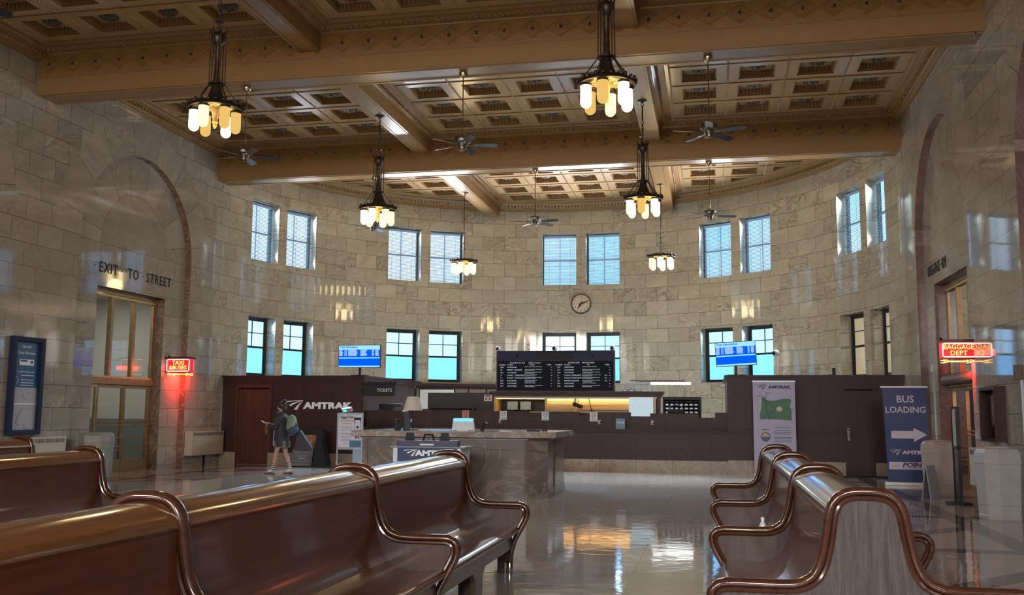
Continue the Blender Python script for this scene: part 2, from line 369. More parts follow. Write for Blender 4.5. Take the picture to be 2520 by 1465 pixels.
def floor_mat():
    m_, t, b, out = nodes('floor_stone'); tcn = t.nodes.new('ShaderNodeTexCoord'); x, y, z = sep(t, tcn.outputs['Object'])
    P = 1.255
    fx = ((x - XC) / P + 100).frac(); fy = ((y - .95) / P + 100).frac()
    jm = ((fx.mn(fx.inv()) * P).mn(fy.mn(fy.inv()) * P)).lt(.004)
    wn = t.nodes.new('ShaderNodeTexWhiteNoise'); wn.noise_dimensions = '2D'
    t.links.new(comb(t, ((x - XC) / P + 100).floor(), ((y - .95) / P + 100).floor(), 0), wn.inputs['Vector']); rv = S(t, wn.outputs['Value'])
    def band(q, c, h): return (q - c).ab().lt(h)
    # dark marble bands: a frame along each wall and diagonal lozenges outside the centre aisle
    bx = band(x, 3.45, .16).mx(band(x, -12.5, .16)).mx(band(x, .1 - 1.75, .0))
    side = x.gt(1.75).mx(x.lt(-10.8))
    q1 = ((x * .55 + y * .5) / 1.9 + 50).frac(); q2 = ((y) / 3.765 + 50 - .62).frac()
    cross = (q2 - .5).ab().lt(.045) * side
    diag = ((x - y * .9) / 3.2 + 50).frac().lt(.12) * side * x.lt(3.3) * x.gt(-12.3)
    dk = bx.mx(cross).mx(diag)
    n1 = noise(t, tcn.outputs['Object'], 2.2, 6, .8, .6); n2 = noise(t, tcn.outputs['Object'], 60, 3)
    base = mixc(t, n1.outputs['Fac'], (.46, .43, .41), (.60, .57, .545)); base = mixc(t, rv * .3, base, (.36, .28, .22))
    base = mixc(t, side * .6, base, (.27, .155, .12))
    base = mixc(t, S(t, n2.outputs['Fac']) * .25, base, (.25, .2, .16)); base = mixc(t, dk * .92, base, (.05, .028, .025)); base = mixc(t, jm * .5, base, (.08, .06, .05))
    t.links.new(base, b.inputs['Base Color']); 
    mp = t.nodes.new('ShaderNodeMapping'); mp.inputs['Scale'].default_value = (1, 1, 1); t.links.new(tcn.outputs['Object'], mp.inputs[0])
    nb = noise(t, mp.outputs[0], 4.5, 2, .2); nr = noise(t, tcn.outputs['Object'], 1.4, 5)
    t.links.new(ramp(t, nr.outputs['Fac'], [(.3, (.045,) * 3), (.75, (.095,) * 3)]), b.inputs['Roughness'])
    bump(t, b, nb.outputs['Fac'], .16, .012); b.inputs['Specular IOR Level'].default_value = .7
    return m_
M['floor'] = floor_mat()
M['glow_pane'] = plain('painted_room_glow', (.30, .26, .17), .1, emit=(.60, .52, .34), es=.42)  # opaque pane; its emission stands in for light from a room behind
# ================================================================ floor and outside ground
def apse_pts(r, n=48, a0=-90, a1=90): return [(XC + r * math.sin(math.radians(a0 + (a1 - a0) * i / n)), YC + r * math.cos(math.radians(a0 + (a1 - a0) * i / n))) for i in range(n + 1)]
f = MB(); poly = [(XL - 4, YB - .5), (XR + 4.5, YB - .5), (XR + 4.5, YC)] + [(x, y) for x, y in reversed(apse_pts(RA + .5, 48))] + [(XL - 4, YC)]
f.prism(poly, -.2, 0, 'z'); o = f.build('floor', M['floor']); o['kind'] = 'structure'
# ================================================================ side walls with arched recesses
HW = 9.3; RD = .17; AR = 2.32; SPR = 5.38
def side_wall(name, X, s, rvmat, n0):
    def uvf(c): return (c.y, c.z)
    w_ = MB(); rec = MB(); rev = MB()
    ys = [YB] + sum([[c - AR, c + AR] for c in reversed(ARCHES)], []) + [YC]
    for i in range(0, len(ys), 2): w_.quad((X, ys[i], 0), (X, ys[i + 1], 0), (X, ys[i + 1], HW), (X, ys[i], HW))
    for ci, c in enumerate(ARCHES):
        an = [PI - PI * i / 40 for i in range(41)]; yy = [c + AR * math.cos(a) for a in an]
        door = (19.55, 22.35, 4.36) if ci == 0 else None
        if door: yy = sorted(set([round(q, 5) for q in yy] + [door[0], door[1]]))
        zf = lambda q: SPR + math.sqrt(max(0, AR * AR - (q - c) ** 2))
        for a, b_ in zip(yy[:-1], yy[1:]):
            w_.quad((X, a, zf(a)), (X, b_, zf(b_)), (X, b_, HW), (X, a, HW))
            z0 = door[2] if door and a >= door[0] - 1e-4 and b_ <= door[1] + 1e-4 else 0
            rec.quad((X + s * RD, a, z0), (X + s * RD, b_, z0), (X + s * RD, b_, zf(b_)), (X + s * RD, a, zf(a)))
            rev.quad((X, a, zf(a)), (X, b_, zf(b_)), (X + s * RD, b_, zf(b_)), (X + s * RD, a, zf(a)))
        for q in (c - AR, c + AR): rev.quad((X, q, 0), (X, q, SPR), (X + s * RD, q, SPR), (X + s * RD, q, 0))
    o = w_.build(name, M['marble_side'], uvfn=uvf); o['kind'] = 'structure'
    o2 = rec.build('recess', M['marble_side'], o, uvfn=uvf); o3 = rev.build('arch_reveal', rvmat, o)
    d = MB(); x0, x1 = X + s * RD, X + s * (RD + .26)
    d.quad((x0, 19.55, 0), (x0, 19.55, 4.36), (x1, 19.55, 4.36), (x1, 19.55, 0)); d.quad((x0, 22.35, 0), (x0, 22.35, 4.36), (x1, 22.35, 4.36), (x1, 22.35, 0))
    d.quad((x0, 19.55, 4.36), (x0, 22.35, 4.36), (x1, 22.35, 4.36), (x1, 19.55, 4.36)); d.build('door_reveal', rvmat, o)
    return o
WL = side_wall('wall_left', XL, -1, M['marble_brown'], 0)
WR = side_wall('wall_right', XR, 1, M['marble_maroon'], 0)
# rear wall with three tall windows (behind the camera)
b = MB(); 
for x0, x1 in ((XL, -12.1), (-9.1, -6.03), (-3.03, .1), (3.1, XR)): b.quad((x0, YB, 0), (x1, YB, 0), (x1, YB, HW), (x0, YB, HW))
for x0, x1 in ((-12.1, -9.1), (-6.03, -3.03), (.1, 3.1)):
    b.quad((x0, YB, 0), (x1, YB, 0), (x1, YB, 2), (x0, YB, 2)); b.quad((x0, YB, 6.6), (x1, YB, 6.6), (x1, YB, HW), (x0, YB, HW))
o = b.build('wall_rear', M['marble_plain'], uvfn=lambda c: (c.x, c.z)); o['kind'] = 'structure'
# ================================================================ apse wall
WZ = [(2.53, 4.33), (6.04, 7.90)]; REV = .42
def apt(a, r, z): a = math.radians(a); return (XC + r * math.sin(a), YC + r * math.cos(a), z)
def apse_uv(c):
    a = math.atan2(c.x - XC, c.y - YC); return (a * RA + (math.hypot(c.x - XC, c.y - YC) - RA) * .9, c.z)
br = sorted(set([-90, 90] + [round(q, 3) for w_ in WINS for q in w_])); ang = []
for a, b_ in zip(br[:-1], br[1:]):
    n = max(1, int((b_ - a) / 1.3)); ang += [(a + (b_ - a) * i / n, a + (b_ - a) * (i + 1) / n) for i in range(n)]
def inwin(a): return any(w_[0] < a < w_[1] for w_ in WINS)
aw = MB(); rv = MB()
for a, b_ in ang:
    zs = [(0, WZ[0][0]), (WZ[0][1], WZ[1][0]), (WZ[1][1], HW)] if inwin((a + b_) / 2) else [(0, HW)]
    for z0, z1 in zs: aw.quad(apt(a, RA, z0), apt(b_, RA, z0), apt(b_, RA, z1), apt(a, RA, z1))
    if inwin((a + b_) / 2):
        for z in (WZ[0][0], WZ[0][1], WZ[1][0], WZ[1][1]): rv.quad(apt(a, RA, z), apt(b_, RA, z), apt(b_, RA + REV, z), apt(a, RA + REV, z))
for w_ in WINS:
    for z0, z1 in WZ:
        for a in w_: rv.quad(apt(a, RA, z0), apt(a, RA, z1), apt(a, RA + REV, z1), apt(a, RA + REV, z0))
o = aw.build('wall_apse', M['marble_apse'], uvfn=apse_uv, smooth=30); o['kind'] = 'structure'
rv.build('window_reveal', M['marble_apse'], o, uvfn=apse_uv)
# ================================================================ windows (sash frame, panes, blinds)
def window_parts(up):
    W2, Hh = .625, .935 if up else .905
    f = MB(); e = .045 if up else .075
    f.box(-W2, -W2 + e, -.03, .05, -Hh, Hh).box(W2 - e, W2, -.03, .05, -Hh, Hh).box(-W2 + e, W2 - e, -.03, .05, Hh - e, Hh).box(-W2 + e, W2 - e, -.03, .05, -Hh, -Hh + e * .8)
    sash = MB(); sash.box(-W2 + e, W2 - e, -.02, .03, -.03, .03)
    if up: sash.box(-.014, .014, 0, .03, -Hh + e, Hh - e)
    else:
        sash.box(-.012, .012, .0, .03, .03, Hh - e); sash.box(-W2 + e, W2 - e, 0, .03, .42, .445)
        for x in (-W2 + e, W2 - e - .035): sash.box(x, x + .035, -.01, .03, -Hh + e, Hh - e)
        sash.box(-W2 + e, W2 - e, -.01, .03, Hh - e - .035, Hh - e).box(-W2 + e, W2 - e, -.01, .03, -Hh + e * .8, -Hh + e * .8 + .05)
    g = MB().quad((-W2 + e, .02, -Hh + e * .8), (W2 - e, .02, -Hh + e * .8), (W2 - e, .02, Hh - e), (-W2 + e, .02, Hh - e))
    return f, sash, g, W2, Hh, e
proto = {}
wn_i = 0
for up in (1, 0):
    for (a0, a1) in WINS:
        wn_i += 1; am = math.radians((a0 + a1) / 2); r_ = RA + .36
        loc = (XC + r_ * math.sin(am), YC + r_ * math.cos(am), sum(WZ[up]) / 2)
        if up not in proto:
            f, sash, g, W2, Hh, e = window_parts(up)
            root = f.build('window_1' if up else 'window_11', M['iron']); root['kind'] = 'structure'
            sash.build('sash', M['iron'] if not up else M['grey'], root); g.build('glass_pane', M['pane'] if up else M['frost'], root)
            if up:
                b = MB(); b.box(-W2 + e, W2 - e, -.12, -.05, Hh - .10, Hh - .045)
                z = Hh - .12; tl = .70
                while z > -Hh + .03:
                    c_, s_ = math.cos(tl) * .026, math.sin(tl) * .026
                    b.add([(-W2 + e + .01, -.085 - c_, z - s_), (W2 - e - .01, -.085 - c_, z - s_), (W2 - e - .01, -.085, z + .004), (-W2 + e + .01, -.085, z + .004), (W2 - e - .01, -.085 + c_, z + s_), (-W2 + e + .01, -.085 + c_, z + s_)], [[0, 1, 2, 3], [3, 2, 4, 5]])
                    z -= .043
                b.build('venetian_blind', M['slat'], root)
                c_ = MB()
                for x in (-.38, 0, .38): c_.box(x - .006, x + .006, -.112, -.108, -Hh + .03, Hh - .1)
                c_.build('blind_tape', M['off'], root)
            proto[up] = root; o = root
        else: o = copy_tree(proto[up]); o.name = 'window_%d' % wn_i
        o.location = loc; o.rotation_euler = (0, 0, -am)
        if not up and am > 1.0:
            for c in o.children:
                if c.name.startswith('glass_pane'): c.data = c.data.copy(); c.data.materials[0] = M['glow_pane']
# ================================================================ ceiling
ZP, ZR, ZF = 8.98, 9.14, 8.85      # grid plane, coffer plane, top of frieze
LB = [(-7.85, -7.41), (-1.65, -1.21)]; ZLB = 8.5
SX = [(XL, LB[0][0]), (LB[0][1], LB[1][0]), (LB[1][1], XR)]
CW, CSX, CSY = .39, 1.262, 1.225
def clip_circle(poly, r):
    lim = [(XC + r * math.sin(t), YC + r * math.cos(t)) for t in [math.radians(-96 + 4 * i) for i in range(49)]]
    for (ax, ay), (bx, by) in zip(lim[:-1], lim[1:]):
        nx, ny = by - ay, -(bx - ax); out_ = []
        ins = lambda p: (p[0] - ax) * -(-nx) * 1 + (p[1] - ay) * ny
        # inside = same side as the centre
        sgn = 1 if (XC - ax) * nx + (YC - ay) * ny > 0 else -1
        dd = lambda p: sgn * ((p[0] - ax) * nx + (p[1] - ay) * ny)
        for i, p in enumerate(poly):
            q = poly[(i + 1) % len(poly)]; dp, dq = dd(p), dd(q)
            if dp >= 0: out_.append(p)
            if dp * dq < 0: t = dp / (dp - dq); out_.append((p[0] + (q[0] - p[0]) * t, p[1] + (q[1] - p[1]) * t))
        poly = out_
        if len(poly) < 3: return []
    return poly
def area2(p): return .5 * sum(p[i][0] * p[(i + 1) % len(p)][1] - p[(i + 1) % len(p)][0] * p[i][1] for i in range(len(p)))
PROF = [(0, 8.72), (.03, 8.72), (.04, 8.75), (.09, 8.76), (.10, 8.80), (.15, 8.83), (.20, 8.89), (.27, 8.905), (.29, 8.93), (.30, ZP)]
BEAMPROF = [(0, ZF), (.02, ZF), (.03, 8.87), (.05, 8.88), (.12, 8.90), (.18, 8.94), (.27, 8.95), (.30, ZP)]
def cornice(mb, egg, pts, nrm, prof, zegg, degg):
    """pts: list of xy along a wall, nrm: inward normals"""
    n = len(prof)
    vs = [(p[0] + q[0] * d, p[1] + q[1] * d, z) for p, q in zip(pts, nrm) for d, z in prof]
    mb.add(vs, [[i * n + k, i * n + k + 1, (i + 1) * n + k + 1, (i + 1) * n + k] for i in range(len(pts) - 1) for k in range(n - 1)])
    for i in range(len(pts) - 1):
        a, b_ = Vector(pts[i]), Vector(pts[i + 1]); L = (b_ - a).length; k = max(1, round(L / .125)); t = (b_ - a) / L
        for j in range(k):
            f_ = (j + .5) / k; p = a.lerp(b_, f_); q = Vector(nrm[i]).lerp(Vector(nrm[i + 1]), f_)
            egg.at((p.x + q.x * degg, p.y + q.y * degg, zegg), (0, 0, math.atan2(t.y, t.x))).ball((0, 0, 0), .045, 6, (.85, 1, 1)); egg.at()
ceil_parts = []
def section(x0, x1, y0, y1, apse, last):
    pan = MB(); cof = MB(); mould = MB(); egg = MB(); ros = []
    xm = (x0 + x1) / 2; cols = [xm + (k - 1.5) * CSX for k in range(4)]
    ym = 21.0 + (-BAY if 0 else 0)
    rows = []
    k = -3
    base = (y0 + y1) / 2 if not apse else 29.9
    for k in range(-4, 5):
        r_ = base + k * CSY
        if not apse and abs(k) > 2: continue
        if r_ - CW > y0 + .3 and (apse or r_ + CW < y1 - .3): rows.append(r_)
    if apse:
        outer = clip_circle([(x0, y0), (x1, y0), (x1, YC + RA + 1), (x0, YC + RA + 1)], RA - .02)
    else: outer = [(x0, y0), (x1, y0), (x1, y1), (x0, y1)]
    holes = []
    for cx in cols:
        for ry in rows:
            h_ = [(cx - CW, ry - CW), (cx + CW, ry - CW), (cx + CW, ry + CW), (cx - CW, ry + CW)]
            full = True
            if apse:
                h2 = clip_circle(h_, RA - .62)
                if not h2 or abs(area2(h2)) < .06: continue
                full = abs(abs(area2(h2)) - abs(area2(h_))) < 1e-4; h_ = h2
            holes.append(h_)
            i = len(h_)
            cin = (sum(p[0] for p in h_) / i, sum(p[1] for p in h_) / i)
            sh = [(cin[0] + (p[0] - cin[0]) * .93, cin[1] + (p[1] - cin[1]) * .93) for p in h_]
            # stepped coffer side with a ribbed moulding
            vs = [(p[0], p[1], ZP) for p in h_] + [(p[0], p[1], ZP + .03) for p in h_] + [(p[0], p[1], ZP + .03) for p in sh] + [(p[0], p[1], ZR) for p in sh]
            cof.add(vs, [[r * i + a, r * i + (a + 1) % i, (r + 1) * i + (a + 1) % i, (r + 1) * i + a] for r in range(3) for a in range(i)] )
            pan.add([(p[0], p[1], ZR) for p in sh], [list(range(i))])
            for a in range(i):
                p, q = Vector((*sh[a], 0)), Vector((*sh[(a + 1) % i], 0)); L = (q - p).length; kk = int(L / .075); 
                if kk < 1: continue
                t = (q - p) / L; nn = Vector((-t.y, t.x, 0))
                if (Vector((*cin, 0)) - p).dot(nn) < 0: nn = -nn
                for j in range(kk):
                    c_ = p + t * L * (j + .5) / kk; hw = t * .022
                    cof.add([tuple(c_ - hw + Vector((0, 0, ZP + .035))), tuple(c_ + hw + Vector((0, 0, ZP + .035))), tuple(c_ + hw + nn * .03 + Vector((0, 0, ZR))), tuple(c_ - hw + nn * .03 + Vector((0, 0, ZR)))], [[0, 1, 2, 3]])
            if full: ros.append((cx, ry))
    polys = [[Vector((p[0], p[1], 0)) for p in outer]] + [[Vector((p[0], p[1], 0)) for p in h_] for h_ in holes]
    tr = tessellate_polygon(polys); flat = [p for q in polys for p in q]
    pan.add([(p.x, p.y, ZP) for p in flat], [list(t) for t in tr])
    # cornices round the section
    def line(a, b_, nrm, prof, ze, de): cornice(mould, egg, [a, b_], [nrm, nrm], prof, ze, de)
    wallL, wallR = x0 == XL, x1 == XR
    if apse:
        th0 = math.degrees(math.asin(max(-1, (x0 - XC) / RA))); th1 = math.degrees(math.asin(min(1, (x1 - XC) / RA)))
        P_ = apse_pts(RA, 24, th0, th1); N_ = [((XC - p[0]) / RA, (YC - p[1]) / RA) for p in P_]
        cornice(mould, egg, P_, N_, PROF, 8.845, .17)
        ye = lambda x: YC + math.sqrt(max(0, RA * RA - (x - XC) ** 2))
        if not wallL: line((x0, y0), (x0, ye(x0)), (1, 0), BEAMPROF, 8.91, .13)
        if not wallR: line((x1, y0), (x1, ye(x1)), (-1, 0), BEAMPROF, 8.91, .13)
    else:
        line((x0, y0), (x0, y1), (1, 0), PROF if wallL else BEAMPROF, 8.845 if wallL else 8.91, .17 if wallL else .13)
        line((x1, y0), (x1, y1), (-1, 0), PROF if wallR else BEAMPROF, 8.845 if wallR else 8.91, .17 if wallR else .13)
        line((x0, y1), (x1, y1), (0, -1), BEAMPROF, 8.91, .13)
    line((x0, y0), (x1, y0), (0, 1), BEAMPROF, 8.91, .13)
    # rope mouldings between the columns and grooves between the rows
    rope = MB()
    yt = lambda x: (YC + math.sqrt(max(0, (RA - .5) ** 2 - (x - XC) ** 2))) if apse else y1 - .35
    for k in range(5):
        x = xm + (k - 2) * CSX; ya = y0 + .35; n = int((yt(x) - ya) / .085)
        for j in range(max(0, n)): rope.at((x, ya + (j + .5) * .085, ZP - .004), (0, 0, .5)).ball((0, 0, 0), .03, 4, (1, 1.25, .8))
    rope.at()
    for k in range(len(rows) + 1):
        y = rows[0] - CSY / 2 + k * CSY
        if apse:
            hh = math.sqrt(max(0, (RA - .5) ** 2 - (y - YC) ** 2)) if abs(y - YC) < RA - .5 else 0
            a, b_ = max(xm - 2 * CSX, XC - hh), min(xm + 2 * CSX, XC + hh)
        else: a, b_ = xm - 2 * CSX, xm + 2 * CSX
        if b_ > a: mould.box(a, b_, y - .014, y + .014, ZP - .018, ZP + .01)
    return pan, cof, mould, egg, rope, ros
ceil = MB().box(XL - .3, XR + .3, YB - .3, YC + RA + .6, 9.2, 9.35).build('ceiling', M['plaster_panel']); ceil['kind'] = 'structure'
ROS = []
ybays = [(BEAMS[0] + BW, YC + RA, True)] + [(BEAMS[k + 1] + BW, BEAMS[k], False) for k in range(4)]
for bi, (y0, y1, ap) in enumerate(ybays):
    if bi >= 3:
        MB().quad((XL, y0, ZP), (XR, y0, ZP), (XR, y1, ZP), (XL, y1, ZP)).build('coffer_grid', M['plaster_panel'], ceil); continue
    for x0, x1 in SX:
        pan, cof, mo, eg, rope, ros = section(x0, x1, y0, y1, ap, False)
        pan.build('coffer_grid', M['plaster_panel'], ceil); cof.build('coffer_moulding', M['plaster'], ceil); mo.build('cornice', M['plaster'], ceil)
        eg.build('egg_moulding', M['plaster'], ceil, smooth=60); rope.build('rope_moulding', M['plaster_panel'], ceil)
        ROS += ros
MB().quad((XL, YB, ZP), (XR, YB, ZP), (XR, BEAMS[4], ZP), (XL, BEAMS[4], ZP)).build('coffer_grid', M['plaster_panel'], ceil)
# bronze rosettes, one per coffer
r0 = MB()
for ring, (n, rr, zz, ln, wd) in enumerate(((8, .085, .03, .10, .052), (8, .12, .07, .085, .06))):
    for k in range(n):
        a = 2 * PI * (k + .5 * ring) / n
        r0.at((rr * math.cos(a), rr * math.sin(a), -zz * .6), (0, .55 if ring == 0 else .2, a)).ball((0, 0, 0), 1, 8, (ln * .62, wd, .035))
r0.at().lathe([(.19, .0), (.185, -.03), (.15, -.05), (.07, -.06), (.05, -.09), (.0, -.105)], 20)
me = None
for i, (x, y) in enumerate(ROS):
    if me is None: o = r0.build('rosette', M['rosette'], None, smooth=50); me = o.data
    else: o = bpy.data.objects.new('rosette', me); COL.objects.link(o)
    o.parent = ceil; o.location = (x, y, ZR - .004)
    if i >= 100: pass
# ================================================================ cross beams and long beams
def frieze(mb, x0, x1, y, z0, z1):
    n = round((x1 - x0) / .545); p = (x1 - x0) / n; zc = (z0 + z1) / 2; h_ = (z1 - z0) / 2 - .045
    for i in range(n):
        cx = x0 + (i + .5) * p
        for sx in (-1, 1):
            for sz in (-1, 1):
                for off, wd in ((0, .016), (.055, .010)):
                    a = (cx + sx * p * .5, zc + sz * off * .3); b_ = (cx, zc + sz * (h_ - off * .6))
                    if off: a = (cx + sx * (p * .5 - off * 1.9), zc)
                    mb.tube([(a[0], y - .006, a[1]), (b_[0], y - .012, b_[1])], wd, 5)
        for k in range(4):
            a = PI / 2 * k; mb.at((cx + .055 * math.cos(a), y - .014, zc + .045 * math.sin(a)), (0, -a, 0)).ball((0, 0, 0), 1, 6, (.05, .018, .024))
        mb.at()
    return [x0 + (i + .5) * p for i in range(n)], zc
for bi, Y in enumerate(BEAMS):
    b = MB(); b.box(XL, XR, Y, Y + BW, 8.0, HW)
    o = b.build('trim_%d' % (bi + 1), M['plaster']); o['kind'] = 'structure'
    t = MB()
    for yy in (Y + .06, Y + BW - .085): t.box(XL, XR, yy, yy + .025, 7.985, 8.0)
    for xx in (XL + .12, XR - .145): t.box(xx, xx + .025, Y + .06, Y + BW - .06, 7.985, 8.0)
    t.box(XL, XR, Y - .02, Y, 8.36, 8.385).box(XL, XR, Y - .035, Y, 8.385, 8.42).box(XL, XR, Y - .012, Y, 8.0, 8.03)
    t.build('soffit_moulding', M['plaster'], o)
    if bi < 3:
        fz = MB(); xs, zc = frieze(fz, XL, XR, Y, 8.42, 8.85); fz.build('frieze_relief', M['plaster_frieze'], o, smooth=50)
        MB().quad((XL, Y - .003, 8.42), (XR, Y - .003, 8.42), (XR, Y - .003, 8.85), (XL, Y - .003, 8.85)).build('frieze_ground', M['plaster_frieze'], o)
        dk = MB()
        for x in xs: dk.ball((x, Y - .036, zc), .028, 8)
        dk.build('frieze_boss', M['bronze'], o)
ti = 6
for x0, x1 in LB:
    b = MB()
    for bi, (y0, y1, ap) in enumerate(ybays):
        if ap: y1 = YC + math.sqrt(RA * RA - (min(abs(x0 - XC), abs(x1 - XC))) ** 2) + .0
        b.box(x0, x1, y0, y1, ZLB, 9.2); 
        for xx in (x0 + .05, x1 - .07): b.box(xx, xx + .02, y0, y1, ZLB - .012, ZLB)
    o = b.build('trim_%d' % ti, M['plaster']); o['kind'] = 'structure'; ti += 1
# ================================================================ benches
def smooth_path(p, k=3):
    out_ = []
    for i in range(len(p) - 1):
        p0, p1, p2, p3 = p[max(0, i - 1)], p[i], p[i + 1], p[min(len(p) - 1, i + 2)]
        for j in range(k):
            t = j / k; out_.append(tuple(.5 * (2 * b + (c - a) * t + (2 * a - 5 * b + 4 * c - d) * t * t + (3 * b - a - 3 * c + d) * t ** 3) for a, b, c, d in zip(p0, p1, p2, p3)))
    out_.append(p[-1]); return out_
HALF = [(.615, .10), (.62, .18), (.65, .29), (.69, .37), (.735, .45), (.768, .52), (.775, .575), (.755, .615), (.71, .637), (.62, .64), (.42, .64), (.335, .65), (.27, .685), (.232, .75), (.208, .84), (.19, .94), (.178, 1.01), (.153, 1.065), (.108, 1.10), (.055, 1.113), (0, 1.115)]
HALF = smooth_path(HALF, 3)
FULL = HALF + [(-x, z) for x, z in reversed(HALF[:-1])]
SEATP = smooth_path([(.172, 1.0), (.176, .9), (.19, .76), (.21, .63), (.245, .53), (.31, .455), (.41, .415), (.53, .415), (.63, .43), (.675, .428), (.70, .408), (.70, .385), (.68, .37)], 3)
CAPP = [(.186 * math.cos(a) if abs(math.cos(a)) > 1e-6 else 0, .985 + .108 * math.sin(a)) for a in [PI * i / 16 for i in range(17)]]
def divider(mb_panel, mb_rail, y, end=False):
    pan = [(x * .985, z - .004) for x, z in FULL]
    poly = [(.60, .10), (.50, .10), (.46, .26), (.40, .33), (-.40, .33), (-.46, .26), (-.50, .10), (-.60, .10)]
    mb_panel.prism([p for p in pan] + [(p[0], p[1]) for p in reversed(poly)][1:-1], y - .02, y + .02, 'y')
    mb_rail.tube([(x, y, z) for x, z in FULL], .025, 10, r2=.038, up=(0, 1, 0))
    inner = []
    for k in range(1, len(FULL) - 1):
        dx, dz = FULL[k + 1][0] - FULL[k - 1][0], FULL[k + 1][1] - FULL[k - 1][1]; L = math.hypot(dx, dz); inner.append((FULL[k][0] - dz / L * .032, FULL[k][1] + dx / L * .032))
    for s in (-1, 1): mb_rail.tube([(x, y + s * .024, z) for x, z in inner[4:-4]], .012, 6)
def bench(x, ends, label):
    """ends: divider positions along the hall, farthest first"""
    y0 = ends[0]; root = empty('waiting_bench', (x, y0, 0)); tag(root, label, 'bench', 'wooden waiting room benches')
    for yd in ends:
        y = yd - y0; p = MB(); r = MB(); divider(p, r, y)
        d = p.build('divider', M['wood_panel'] if yd in (ends[-1],) else M['wood_mid'], root)
        r.build('rail', M['wood_rail'], d, smooth=50)
        for s in (-1, 1):
            b = MB(); b.lathe([(.034, 0), (.034, .115), (.030, .12)], 14, (s * .605, y, 0)); b.box(s * .53 - .035, s * .53 + .035, y - .03, y + .03, 0, .12)
            b.build('foot_sleeve', M['chrome'], d, smooth=40)
    for a, b_ in zip(ends[:-1], ends[1:]):
        y1, y2 = a - y0 - .02, b_ - y0 + .02
        c = MB(); c.prism(CAPP + [(-.17, .96), (.17, .96)], y2, y1, 'y'); c.build('top_rail', M['wood_cap'], root, smooth=40)
        bk = MB(); st = MB()
        for s in (-1, 1):
            sp_ = [(s * q[0], q[1]) for q in SEATP]
            bk.strip(sp_[:15], y2, y1, 'y'); seat = sp_[14:] + [(s * .5, .36), (s * .3, .38), (s * .22, .45)]
            st = MB(); st.prism(seat, y2, y1, 'y'); st.build('seat', M['wood_bench'], root, smooth=40)
            ap = MB(); ap.box(min(s * .615, s * .635), max(s * .615, s * .635), y2, y1, .235, .385)
            ap.build('apron', M['wood_apron'], root)
            ym = (y1 + y2) / 2; lg = MB()
            lg.prism([(ym - .24, .24), (ym - .13, .16), (ym - .11, 0), (ym + .11, 0), (ym + .13, .16), (ym + .24, .24)], s * .60 - .02, s * .60 + .02, 'x')
            lg.box(min(s * .46, s * .58), max(s * .46, s * .58), ym - .05, ym + .05, 0, .24); lg.build('leg', M['wood_apron'], root)
        bk.build('backrest', M['wood_bench'], root, smooth=40)
    return root
bench(-2.50, [9.04, 6.50, 3.97, 1.44, -1.1], 'long wooden bench nearest the camera on the left, running toward the marble desk')
bench(-6.20, [8.72, 6.19, 3.66, 1.13], 'wooden bench behind the nearest left one, ending before the grey recycling bin')
bench(-9.30, [11.65, 9.12, 6.59, 4.06], 'farthest left wooden bench, only its end showing under the blue transit poster')
bench(.75, [12.25, 9.85, 7.55, 5.20], 'wooden bench on the right with grey-brown end panel and a bottle on its seat')
r = empty('water_bottle', (.40, 8.62, .421)); tag(r, 'small clear plastic water bottle with white cap on the right bench seat', 'bottle')
MB().lathe([(.028, 0), (.033, .01), (.033, .05), (.031, .06), (.033, .07), (.033, .125), (.026, .15), (.014, .17), (.013, .18)], 18).build('bottle_body', plain('bottle_plastic', (.62, .70, .80), .12, spec=.8), r, smooth=40)
MB().lathe([(.0345, .065), (.0345, .118)], 18, cap=False).build('label_band', M['white'], r, smooth=40)
MB().lathe([(.016, .178), (.016, .202), (.013, .205)], 14).build('cap', M['white'], r, smooth=40)
